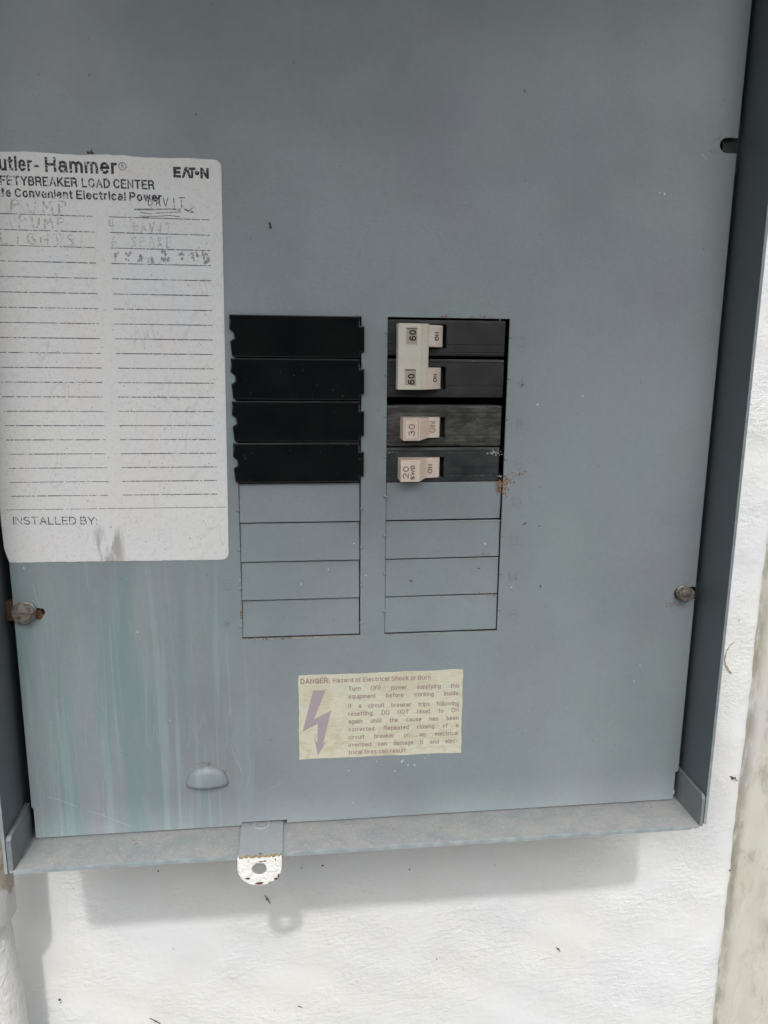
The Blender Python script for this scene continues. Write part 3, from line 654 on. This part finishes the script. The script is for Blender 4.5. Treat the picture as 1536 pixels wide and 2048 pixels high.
for (u, v, u2, v2, wd) in ((539, 446, 542, 456, .05), (541, 452, 538, 455, .03), (1047, 1049, 1052, 1046, .03), (1078, 1052, 1079, 1053, .03), (1048, 180, 1050, 183, .02), (175, 305, 186, 306, .05), (182, 300, 184, 305, .03),
                           (1080, 1170, 1081, 1175, .025), (820, 1160, 824, 1163, .025), (392, 228, 393, 229, .03), (178, 150, 180, 151, .02), (955, 1136, 960, 1137, .02), (875, 1104, 876, 1104, .02)):
    mb.ribbon([pz(u, v), pz(u2, v2)], 0, wd)
for _ in range(120): mb.poly(blob(rng, rng.uniform(-8.9, 8.2), rng.uniform(-13.1, 6.5), rng.uniform(.005, .014), 5), 0, .003)
mb.build('dark_fleck', m_dot, cover)['kind'] = 'stuff'
mb = MB()
def scratch(pts, wd=.012, y=0.0): mb.ribbon([pz(*p) for p in pts], y, wd, .0015)
scratch([(95, 1593), (120, 1600), (155, 1614)]); scratch([(176, 1621), (210, 1632), (250, 1648), (262, 1654)], .014)
scratch([(65, 1168), (70, 1188), (76, 1205), (81, 1217)], .014); scratch([(169, 1440), (171, 1480), (172, 1500)], .006)
scratch([(463, 1490), (468, 1512), (480, 1533), (483, 1545)], .016); scratch([(495, 1500), (500, 1530), (498, 1555), (493, 1580)], .01)
scratch([(540, 1577), (552, 1572), (566, 1563)]); scratch([(204, 1400), (207, 1425)], .006); scratch([(150, 1480), (153, 1515), (151, 1540)], .007)
scratch([(1404, 308), (1413, 318)], .02); scratch([(215, 1540), (206, 1565), (208, 1600)], .012); scratch([(112, 1350), (114, 1370)], .006)
mb.build('scratch', m_scratch, cover)['kind'] = 'stuff'

# cover screws with rusty slot ends
def slotted_screw(u, v, rad, prot, tilt, lab):
    x, z = pz(u, v, -prot); n = 36
    ang = np.linspace(0, 2*math.pi, n+1)[:-1]; rr_ = []
    g2 = random.Random(int(u))
    irr = [1+.03*math.sin(3*t+u)+g2.uniform(-.012, .012) for t in ang]
    for r_, y in ((rad*.55, .12), (rad*.55, -.03), (rad*1.02, -.035), (rad*1.05, -.08), (rad*.86, -.10), (rad*.86, -.15), (rad, -.17), (rad, -prot+.04), (rad*.9, -prot), (rad*.5, -prot-.012), (rad*.05, -prot-.015)):
        rr_.append([(x+r_*q*math.cos(t), y, z+r_*q*math.sin(t)) for t, q in zip(ang, irr)])
    s = MB().rings(rr_).build('screw', m_screw, cover)
    c, s_ = math.cos(R(tilt)), math.sin(R(tilt)); L, w_ = rad*1.4, rad*.16
    q = [(-L, -w_), (L, -w_), (L, w_), (-L, w_)]; q = [(x+a_*c-b_*s_, z+a_*s_+b_*c) for a_, b_ in q]
    cut(s, MB().prism([(a_, -prot+.05, b_) for a_, b_ in q][::-1], [(a_, -prot-.2, b_) for a_, b_ in q][::-1]))
    if lab: s['label'] = lab
    return s
slotted_screw(44, 1229, .26, .26, -4, 'brown tarnished slotted screw in a rusty slot')
slotted_screw(1376, 1190, .205, .30, 20, 'dark tarnished slotted screw')
mb = MB(); a = pz(77, 1222)[0]; 
mb.poly([pz(u, v) for u, v in ((72, 1219), (82, 1221), (85, 1227), (85, 1235), (80, 1239), (72, 1238))], .0, .012)
mb.poly([pz(u, v) for u, v in ((1352, 1196), (1349, 1188), (1352, 1181), (1357, 1178), (1360, 1200))], .0, .008)
mb.build('rust_patch', m_rust_dark, cover)['kind'] = 'stuff'

# ------------------------------------------------------------------ filler plates
FY0 = -.10
fl = [(x, z) for x, z in ((-3.73, -.03), (-3.73, -.335))]
fl = [(-3.72, 0.0), (-3.73, -.33), (-3.62, -.42), (-3.62, -.53), (-3.72, -.60), (-3.69, -.93), (-3.66, -.965), (-.67, -.965), (-.67, -.83), (-.565, -.83), (-.565, -.22), (-.67, -.22), (-.67, 0.0)]
FILL = (('topmost of the four glossy black blank plates, above the one with a glare patch', 0),
        ('second glossy black blank plate from the top, with a pale glare patch', 1),
        ('third glossy black blank plate from the top', 2),
        ('lowest of the four glossy black blank plates, above the grey knockouts', 3))
for lab, r_ in FILL:
    z0 = -r_-.004; o_ = (-2.2, 0, z0-.48)
    t = empty('blank_filler_plate', o_, lab, 'filler plate', 'black filler plates in the left column')
    if r_ == 0:
        first = t
        f1 = plate('plate_face', [[(a_, b_+z0) for a_, b_ in fl]], FY0, .10, .028, m_filler, t)
        for p in f1.data.polygons: p.use_smooth = True
        md = f1.modifiers.new('n', 'WEIGHTED_NORMAL'); 
        f2 = MB().box(-3.60, -.70, .0, .5, z0-.93, z0-.03).build('plate_back', m_filler, t)
        kids = [f1, f2]
    else:
        for q in kids:
            c = q.copy(); col.objects.link(c); c.parent = t
    t.rotation_euler = (R((.4, -2.4, .5, -.3)[r_]), 0, R((-.2, -1.7, -.5, .1)[r_]))

# ------------------------------------------------------------------ circuit breakers
BY = .035
def breaker_body(z1, z0, grooves, mat, parent, slot, x1=2.90, round_top=False, name='body'):
    """black moulded body: profile in Y-Z swept along X, with real grooves; slot = handle opening (x0,x1,z0,z1)"""
    pr = [(1.6, z1), (BY+.05, z1), (BY+.012, z1-.012), (BY, z1-.05)]
    for gz in grooves: pr += [(BY, gz+.012), (BY+.02, gz+.006), (BY+.02, gz-.006), (BY+.0, gz-.012)]
    pr += [(BY, z0+.05), (BY+.012, z0+.012), (BY+.05, z0), (1.6, z0)]
    o = MB().prism([(.012, a_, b_) for a_, b_ in pr][::-1], [(x1, a_, b_) for a_, b_ in pr][::-1]).build(name, mat, parent)
    cut(o, MB().box(slot[0], slot[1], -.5, .42, slot[2], slot[3]))
    return o
def handle(parent, mat, head, base, yh, yb, name='handle'):
    """toggle leaning left; head=(x0,x1,z0,z1) at depth yh, base=(x0,x1,z0,z1) at depth yb"""
    hx0, hx1, hz0_, hz1_ = head; bx0, bx1, bz0_, bz1_ = base
    pts = []
    prof = [(hx0, BY+.3, 0), (hx0, yh, 0), (hx1, yh, 0), (hx1+.02, yh+.02, .05), (bx0, yb-.04, 1), ((bx0+bx1)/2, yb-.02, 1), (bx1-.03, yb+.02, 1), (bx1, yb+.10, 1), (bx1, BY+.3, 1)]
    lo, hi = [], []
    for x, y, f in prof:
        lo.append((x, y, hz0_+(bz0_-hz0_)*f)); hi.append((x, y, hz1_+(bz1_-hz1_)*f))
    return MB().prism(lo, hi).build(name, mat, parent, bevel=.014)
def zof(v, y, u=850): return pz(u, v, y)[1]
def xof(u, y, v=800): return pz(u, v, y)[0]

# double-pole 60
t = empty('circuit_breaker', (1.45, .8, -1.95), 'double black breaker marked 60 twice, ivory tie bar joining its handles', 'circuit breaker', 'circuit breakers in the right column')
YT = -.52; YB = -.06
sA = (xof(797, YB, 670), xof(893.5, BY, 670), zof(696.5, BY), zof(648.5, BY))
sB = (xof(795, YB, 750), xof(892, BY, 750), zof(779.5, BY), zof(733, BY))
breaker_body(zof(639.5, BY), zof(712, BY), [zof(689, BY), zof(704.5, BY)], m_body, t, sA)
breaker_body(zof(718, BY), zof(795, BY), [zof(725, BY), zof(772, BY), zof(788.5, BY)], m_body, t, sB)
for (vt, vb, vt2, vb2, cen) in ((650, 694, 650.5, 694, 671), (735, 778, 735, 778, 756)):
    b_ = (xof(856, YB-.25), xof(883.5 if cen < 700 else 881.5, YB), zof(vb2, YB), zof(vt2, YB))
    h_ = (xof(800, -.30), xof(853, -.33), zof(vb, -.3), zof(vt, -.3))
    prof = [(h_[0], BY+.3), (h_[0], -.30), (h_[1], -.36), (b_[0]+.03, -.33), ((b_[0]+b_[1])/2, -.20), (b_[1]-.04, -.07), (b_[1], .02), (b_[1], BY+.3)]
    lo = [(a_, q, b_[2]) for a_, q in prof]; hi = [(a_, q, b_[3]) for a_, q in prof]
    hobj = MB().prism(lo, hi).build('handle', m_tan, t, bevel=.012)
    x_on = (xof(866, -.22), xof(875, -.15)); 
    mb = MB(); zc = (zof(681 if cen < 700 else 764, -.2), zof(664 if cen < 700 else 748, -.2))
    xb = x_on[1] if cen < 700 else x_on[1]-.025
    def yfn(px, b_=b_): return np.interp(px, [b_[0]+.03, (b_[0]+b_[1])/2, b_[1]-.04], [-.332, -.202, -.072])-.001
    text_line(mb, 'ON', zc[0], zc[1], xb, .115, 0, .2, rot=90, yf=yfn, t=.003); mb.build('marking', m_mark, hobj)
tx0, tx1, tx2 = xof(796.5, YT, 700), xof(845, YT, 700), xof(857, YT+.14, 700)
tz1, tz0 = zof(646.5, YT, 820), zof(779.5, YT, 820)
prof = [(tx0, YT+.36), (tx0, YT), (tx1-.12, YT), (tx1-.03, YT), (tx1, YT+.03), (tx2-.06, YT+.075), (tx2, YT+.12), (tx2, YT+.36)]
tb = MB().prism([(a_, q, tz0) for a_, q in prof], [(a_, q, tz1) for a_, q in prof]).build('tie_bar', m_ivory, t)
wins = ((xof(811, YT), xof(832, YT), zof(689.5, YT), zof(656, YT)), (xof(809.5, YT), xof(831, YT), zof(771.5, YT), zof(739, YT)))
cm = MB()
for q in wins: cm.box(q[0], q[1], YT-.2, YT+.07, q[2], q[3])
cut(tb, cm)
md = tb.modifiers.new('edge', 'BEVEL'); md.width = .01*U; md.segments = 2; md.angle_limit = R(35)
for q, (v0, v1, u1) in zip(wins, ((682, 660, 830), (769.5, 747.5, 828.5))):
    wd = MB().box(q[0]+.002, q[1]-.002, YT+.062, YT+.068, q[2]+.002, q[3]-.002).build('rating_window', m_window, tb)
    mb = MB(); y_ = YT+.06; text_line(mb, '60', zof(v0, y_), zof(v1, y_), xof(u1, y_), .165, y_, .19, rot=90, t=.003); mb.build('marking', m_mark, tb)
mb = MB(); mb.box(tx1+.01, tx1+.05, YT+.035, YT+.06, tz0+.03, tz1-.03)

# single 30
t = empty('circuit_breaker', (1.45, .8, -3.07), 'dusty black breaker with a tan handle marked 30', 'circuit breaker', 'circuit breakers in the right column')
sC = (xof(808, YB, 855), xof(890.5, BY, 855), zof(876, BY), zof(834, BY))
breaker_body(zof(811.5, BY), zof(892.5, BY), [zof(825, BY), zof(870.5, BY), zof(885, BY)], m_body_dusty, t, sC, x1=2.885)
YH = -.50
h_ = (xof(806.5, YH, 860), xof(839.5, YH, 860), zof(881.5, YH), zof(836.5, YH)); b_ = (xof(857, YB, 855), xof(881, YB, 855), zof(875.5, YB), zof(834.5, YB))
ho = handle(t, m_tan, h_, b_, YH, YB)
mb = MB(); text_line(mb, '30', zof(872, YH), zof(848, YH), xof(831, YH), .155, YH-.001, .13, rot=90, t=.003); mb.build('marking', m_mark_brown, ho)
fx0, fx1, fz0, fz1 = h_[0]+.04, h_[1]-.035, h_[2]+.045, h_[3]-.04
mb = MB(); mb.ribbon([(fx0, fz0), (fx1, fz0), (fx1, fz1), (fx0, fz1), (fx0, fz0)], YH, .012, .004); mb.build('face_outline', m_mark_pale, ho)
mb = MB(); text_line(mb, 'ON', zof(865, YB), zof(842, YB), xof(871, YB), .145, YB-.045, .13, rot=90, t=.008); mb.build('marking', m_mark_pale, ho)

# single 20
t = empty('circuit_breaker', (1.45, .8, -3.98), 'worn black breaker with a tan handle marked 20 SWD', 'circuit breaker', 'circuit breakers in the right column')
sD = (xof(802, YB, 935), xof(888, BY, 935), zof(956, BY), zof(914.5, BY))
breaker_body(zof(895.5, BY), zof(964.5, BY), [zof(903.5, BY), zof(950, BY)], m_body_blue, t, sD, x1=2.87)
h_ = (xof(801.5, YH, 940), xof(838.5, YH, 940), zof(964, YH), zof(920, YH)); b_ = (xof(852, YB, 935), xof(880.5, YB, 935), zof(955.5, YB), zof(915.5, YB))
ho = handle(t, m_tan, h_, b_, YH, YB)
mb = MB(); text_line(mb, '20', zof(957, YH), zof(932.5, YH), xof(820, YH), .15, YH-.001, .13, rot=90, t=.003); mb.build('marking', m_mark, ho)
mb = MB(); text_line(mb, 'SWD', zof(959.5, YH), zof(930.5, YH), xof(832, YH), .10, YH-.001, .19, rot=90, t=.003); mb.build('marking', m_mark, ho)
mb = MB(); text_line(mb, 'ON', zof(946, YB), zof(928, YB), xof(867, YB), .115, YB-.046, .13, rot=90, t=.003); mb.build('marking', m_mark, ho)
mb = MB(); 
for (u, v, n_, su, sv, r_) in ((990, 905, 22, 8, 3, .02), (912, 905, 4, 20, 1, .012), (780, 904, 10, 6, 1.5, .014), (1001, 957, 10, 2.5, 5, .018), (960, 950.5, 12, 25, .6, .01)): cluster(mb, u, v, n_, su, sv, r_, BY)
mb.build('white_fleck', m_scratch, t)['kind'] = 'stuff'

# ------------------------------------------------------------------ directory label
LT, LB = 3.335, -5.825; LYF = -.018
lab = empty('directory_label', (-6.5, 0, LB), 'large weathered white circuit directory sheet on the panel, left of the black plates', 'label')
rg2 = random.Random(11)
r_ = .16
lp = arc(-3.80-r_, LT+.02-r_, r_, 0, 90, 6)
nseg = 40; lp += [(-3.96-(9.35-3.96)*i/nseg, LT+.02+.012*math.sin(i*.5)*(i > 3)+rg2.uniform(-.008, .008)) for i in range(1, nseg+1)]
lp += [(-9.35, -3.6), (-9.31, -3.70), (-9.24, -3.78), (-9.21, -3.55), (-9.185, -3.9), (-9.19, -4.3), (-9.19, -5.0), (-9.18, -5.5), (-9.13, -5.72), (-9.09, LB-.03)]
lp += [(-9.09+(9.09-4.08)*i/nseg, LB-.04-.035*i/nseg+rg2.uniform(-.006, .006)) for i in range(1, nseg+1)]+arc(-3.91-r_, LB-.075+r_, r_, 270, 360, 6)
plate('paper', [lp], LYF, .016, .003, m_paper, lab)
IY = LYF-.0005
def P2(u, v): return pz(u, v, LYF)
def print_line(text, u0, v0, u1, v1, cap, bold, mat, name='lettering', capx=None):
    a_, b_ = P2(u0, v0), P2(u1, v1); mb = MB()
    text_line(mb, text, a_[0], b_[0], a_[1], cap, IY, bold, b_[1]); return mb.build(name, mat, lab)
wt = .2
def right_part(full, part, ul, vl, ur, vr, cap, wt):
    l0, r0 = P2(ul, vl), P2(ur, vr); mb = MB(); r_ = measure(full, wt)/measure(part, wt)
    text_line(mb, full, r0[0]-(r0[0]-l0[0])*r_, r0[0], r0[1]-(r0[1]-l0[1])*r_, cap, IY, wt, r0[1]); mb.build('lettering', m_ink, lab)
right_part('Hammer', 'Hammer', 91, 344.5, 235, 349, .32, .175)
right_part('Cutler-', 'utler-', -1, 341.5, 79, 344, .32, .175)
mb = MB(); a_ = P2(238, 336); text_line(mb, 'R', a_[0]+.05, a_[0]+.10, a_[1]-.005, .085, IY, .14)
mb.ribbon(arc(a_[0]+.075, a_[1]+.037, .078, 0, 360, 20), IY, .013); mb.build('registered_mark', m_ink, lab)
right_part('LOAD CENTER', 'LOAD CENTER', 164, 375, 309, 379.5, .20, .18)
right_part('SAFETYBREAKER', 'FETYBREAKER', 1, 370, 155, 374.5, .20, .18)
right_part('Electrical Power', 'Electrical Power', 153, 398.5, 324, 404, .19, .18)
right_part('Safe Convenient', 'Convenient', 30, 394.5, 146, 398.3, .19, .18)
# maker's wordmark in blocky capitals, a dot for the O
e0, e1 = P2(347, 355), P2(418, 358); lz = e0[1]; ch = .225; mb = MB(); W_ = e1[0]-e0[0]
def rect(a_, b_, c_, d_): mb.poly([(e0[0]+a_*W_, lz+c_*ch), (e0[0]+b_*W_, lz+c_*ch), (e0[0]+b_*W_, lz+d_*ch), (e0[0]+a_*W_, lz+d_*ch)], IY, .003)
rect(0, .09, 0, 1); rect(.092, .21, 0, .24); rect(.092, .20, .38, .62); rect(.092, .21, .76, 1)
for q in ([(.23, 0), (.30, 0), (.37, .62), (.37, 1), (.33, 1)], [(.371, .62), (.44, 0), (.51, 0), (.41, 1), (.371, 1)]): mb.poly([(e0[0]+a_*W_, lz+b_*ch) for a_, b_ in q], IY, .003)
rect(.50, .555, 0, .74); rect(.43, .63, .762, 1); 
mb.poly([(e0[0]+.67*W_+.05*math.cos(R(k_)), lz+.5*ch+.05*math.sin(R(k_))) for k_ in range(0, 360, 30)], IY, .003)
rect(.76, .83, 0, 1); rect(.93, 1, 0, 1); mb.poly([(e0[0]+a_*W_, lz+b_*ch) for a_, b_ in ((.832, .55), (.928, 0), (.928, .45), (.832, 1))], IY, .003)
mb.build('wordmark', m_ink, lab)
# ruled lines
LZ = [2.071-.3325*i for i in range(20)]
mbL = []
for i, z in enumerate(LZ):
    for (xa, xb) in ((-9.28+.37*(i > 8), -6.64-.003*i), (-6.30-.003*i, -4.10-.002*i)):
        if xa < -9.0 and z < -1: xa = -8.93
        mb = MB(); x = xa; 
        while x < xb-.02:
            L_ = rg2.uniform(.25, .9); x2 = min(xb, x+L_); wz = rg2.uniform(.014, .021)
            mb.poly([(x, z+wz/2), (x, z-wz/2), (x2, z-wz/2), (x2, z+wz/2)], IY, .002); x = x2+rg2.choice((0.0, .012, .02))
        mb.build('rule_line', m_rule, lab)
zz = P2(230, 1017)[1]; mb = MB(); mb.poly([(-9.06, zz+.006), (-9.06, zz-.006), (-3.92, zz-.006), (-3.92, zz+.006)], IY, .002); mb.build('rule_line', m_rule, lab)
print_line('INSTALLED BY:', 27, 1049, 195, 1049, .19, .115, m_ink)
# handwriting as pen strokes on a 1 x 1 cell
ST = {'P': [[(0, 0), (.1, 1), (.6, .95), (.7, .65), (.1, .5)]], 'U': [[(0, 1), (.1, .1), (.5, 0), (.75, .3), (.8, 1)]], 'M': [[(0, 0), (.1, 1), (.4, .4), (.7, 1), (.9, 0)]],
      'D': [[(.1, 0), (.1, 1), (.7, .7), (.75, .3), (.1, 0)]], 'A': [[(0, 0), (.4, 1), (.8, 0)], [(.15, .4), (.65, .4)]], 'V': [[(0, 1), (.35, 0), (.75, 1)]],
      'I': [[(.4, 0), (.45, 1)]], 'T': [[(.4, 0), (.42, 1)], [(0, .98), (.95, 1.02)]], 'S': [[(.75, .9), (.3, 1), (.1, .7), (.6, .4), (.65, .1), (0, 0)]], 'R': [[(.05, 0), (.1, 1), (.65, .85), (.1, .5), (.75, 0)]],
      'E': [[(.8, 1), (.1, 1), (.05, 0), (.75, 0)], [(.1, .5), (.6, .5)]], 'L': [[(.1, 1), (.05, 0), (.7, .05)]], 'G': [[(.8, .85), (.3, 1), (0, .5), (.4, 0), (.8, .2), (.75, .5), (.45, .5)]], 'H': [[(.05, 0), (.1, 1)], [(.75, 0), (.8, 1)], [(.1, .5), (.75, .5)]],
      '4': [[(.1, 1), (0, .4), (.8, .4)], [(.6, 1), (.55, 0)]], '6': [[(.6, 1), (.1, .5), (.2, 0), (.7, .1), (.6, .45), (.15, .4)]], '2': [[(0, .8), (.4, 1), (.6, .7), (0, 0), (.8, .02)]], '8': [[(.4, .5), (.1, .8), (.5, 1), (.7, .75), (.1, .3), (.3, 0), (.7, .2), (.4, .5)]],
      'F': [[(.8, 1), (.1, 1), (.05, 0)], [(.1, .5), (.6, .5)]], 'W': [[(0, 1), (.2, 0), (.45, .7), (.65, 0), (.9, 1)]], ' ': []}
def scrawl(text, u0, v0, u1, v1, hgt, wd, mat, jit=.06, dbl=False):
    a_, b_ = P2(u0, v0), P2(u1, v1); mb = MB(); n_ = len(text); cw = (b_[0]-a_[0])/n_
    for rep in range(2 if dbl else 1):
        off = .018*rep
        for i, ch_ in enumerate(text):
            zb = a_[1]+(b_[1]-a_[1])*i/n_
            for st in ST[ch_]:
                pts = [(a_[0]+(i+q[0]*.72+rg2.uniform(-jit, jit)*.7)*cw+off, zb+(q[1]+rg2.uniform(-jit, jit))*hgt+off*.4) for q in st]
                mb.ribbon(pts, IY-.0006*rep, wd*rg2.uniform(.8, 1.2), .002)
    return mb.build('handwriting', mat, lab)
scrawl('PUMP', 22, 425, 148, 430, .27, .022, m_hand_pale, dbl=True)
scrawl('PUMP', 38, 455, 140, 460, .24, .02, m_hand_pale, dbl=True)
scrawl('LIGHTS', 0, 488, 160, 492, .24, .02, m_hand_pale, dbl=True)
scrawl('DAVIT', 296, 413, 375, 415, .20, .02, m_hand)
scrawl('4', 218, 460, 234, 461, .22, .012, m_hand_pale, dbl=True); scrawl('DAVIT', 266, 464, 348, 465, .19, .013, m_hand_pale, dbl=True)
scrawl('6', 222, 492, 238, 493, .20, .012, m_hand_pale, dbl=True); scrawl('SPARE', 262, 494, 350, 495, .21, .014, m_hand_pale, dbl=True)
scrawl('2', 0, 877, 12, 878, .16, .012, m_hand_pale)
mb = MB()
for pts in (((268, 418), (362, 418)), ((269, 419.5), (310, 420), (340, 418), (361, 421)), ((280, 425), (300, 427.5), (330, 425), (362, 424)), ((279, 432), (310, 433), (340, 431), (360, 434)), ((282, 435), (300, 434)), ((368, 418), (386, 423), (370, 420), (387, 425), (374, 425), (388, 414))):
    mb.ribbon([P2(*p) for p in pts], IY, .014, .002)
mb.build('handwriting', m_hand, lab)
mb = MB()
for (u, v, n_) in ((231, 510, 7), (258, 510, 8), (282, 515, 7), (302, 518, 5), (328, 510, 8), (340, 516, 5), (362, 514, 6), (388, 512, 9), (408, 508, 8), (415, 520, 4)):
    for _ in range(n_):
        a_, b_ = P2(u+rg2.gauss(0, 4), v+rg2.gauss(0, 6)); mb.poly(blob(rg2, a_, b_, rg2.uniform(.02, .05), 8, .8, 1.1), IY, .003)
mb.build('smudged_marker', m_smudge, lab)['kind'] = 'stuff'
mb = MB()
for _ in range(380): mb.poly(blob(rg2, rg2.uniform(-9.0, -3.98), rg2.uniform(-5.75, 3.25), abs(rg2.gauss(0, .006))+.004, 5), IY, .001)
mb.build('dirt_speck', flake('paper_dirt', (0.20, 0.18, 0.16), (0.33, 0.31, 0.28)), lab)['kind'] = 'stuff'

# ------------------------------------------------------------------ danger sticker
dg = empty('danger_label', (-.05, 0, -11.43), 'small faded yellow danger sticker with a purple lightning arrow', 'label')
q = [pz(597, 1351.5), pz(926, 1338), pz(922, 1504.5), pz(599, 1519)]
rg3 = random.Random(5); lp = []
for i in range(4):
    a_, b_ = np.array(q[i]), np.array(q[(i+1) % 4]); n_ = 14
    for j in range(n_): lp.append(tuple(a_+(b_-a_)*j/n_+np.array([rg3.uniform(-.012, .012), rg3.uniform(-.012, .012)])))
DY = -.012
plate('sticker_face', [lp], DY, .012, .002, m_haz, dg)
def c6(x, y): return pz(580+x/4.267, 1320+y/4.267, DY)
def dl(text, x0, x1, y0, y1, words=True, cap=.128, bold=.15, ws=.92):
    a_, b_ = c6(x0, y0), c6(x1, y1); mb = MB()
    if words: text_words(mb, text, a_[0], b_[0], a_[1], b_[1], cap, DY-.0005, bold, ws)
    else: text_line(mb, text, a_[0], b_[0], a_[1], cap, DY-.0005, bold, b_[1])
    mb.build('lettering', m_haz_ink, dg)
dl('DANGER:', 90, 338, 206, 197, False, .15, .2); dl('Hazard of Electrical Shock or Burn', 366, 1202, 194, 165, False, .13, .15)
for (s, x1, y0, y1) in (('Turn OFF power supplying this', 1446, 264, 236), ('equipment before working inside.', 1446, 331, 300), ('If a circuit breaker trips following', 1441, 411, 387), ('resetting, DO NOT reset to ON', 1440, 478, 444),
                        ('again until the cause has been', 1438, 543, 511), ('corrected. Repeated closing of a', 1436, 611, 573), ('circuit breaker on an electrical', 1434, 677, 639), ('overload can damage it and elec-', 1430, 743, 705)):
    dl(s, 499, x1, y0, y1)
dl('trical fires can result.', 499, 998, 806, 788, False)
pts = [c6(*p) for p in ((198, 262), (303, 258), (205, 505), (350, 432), (283, 712), (312, 686), (238, 818), (205, 655), (233, 712), (236, 545), (108, 610))]
plate('lightning_arrow', [pts], DY-.004, .004, .0005, m_bolt, dg)
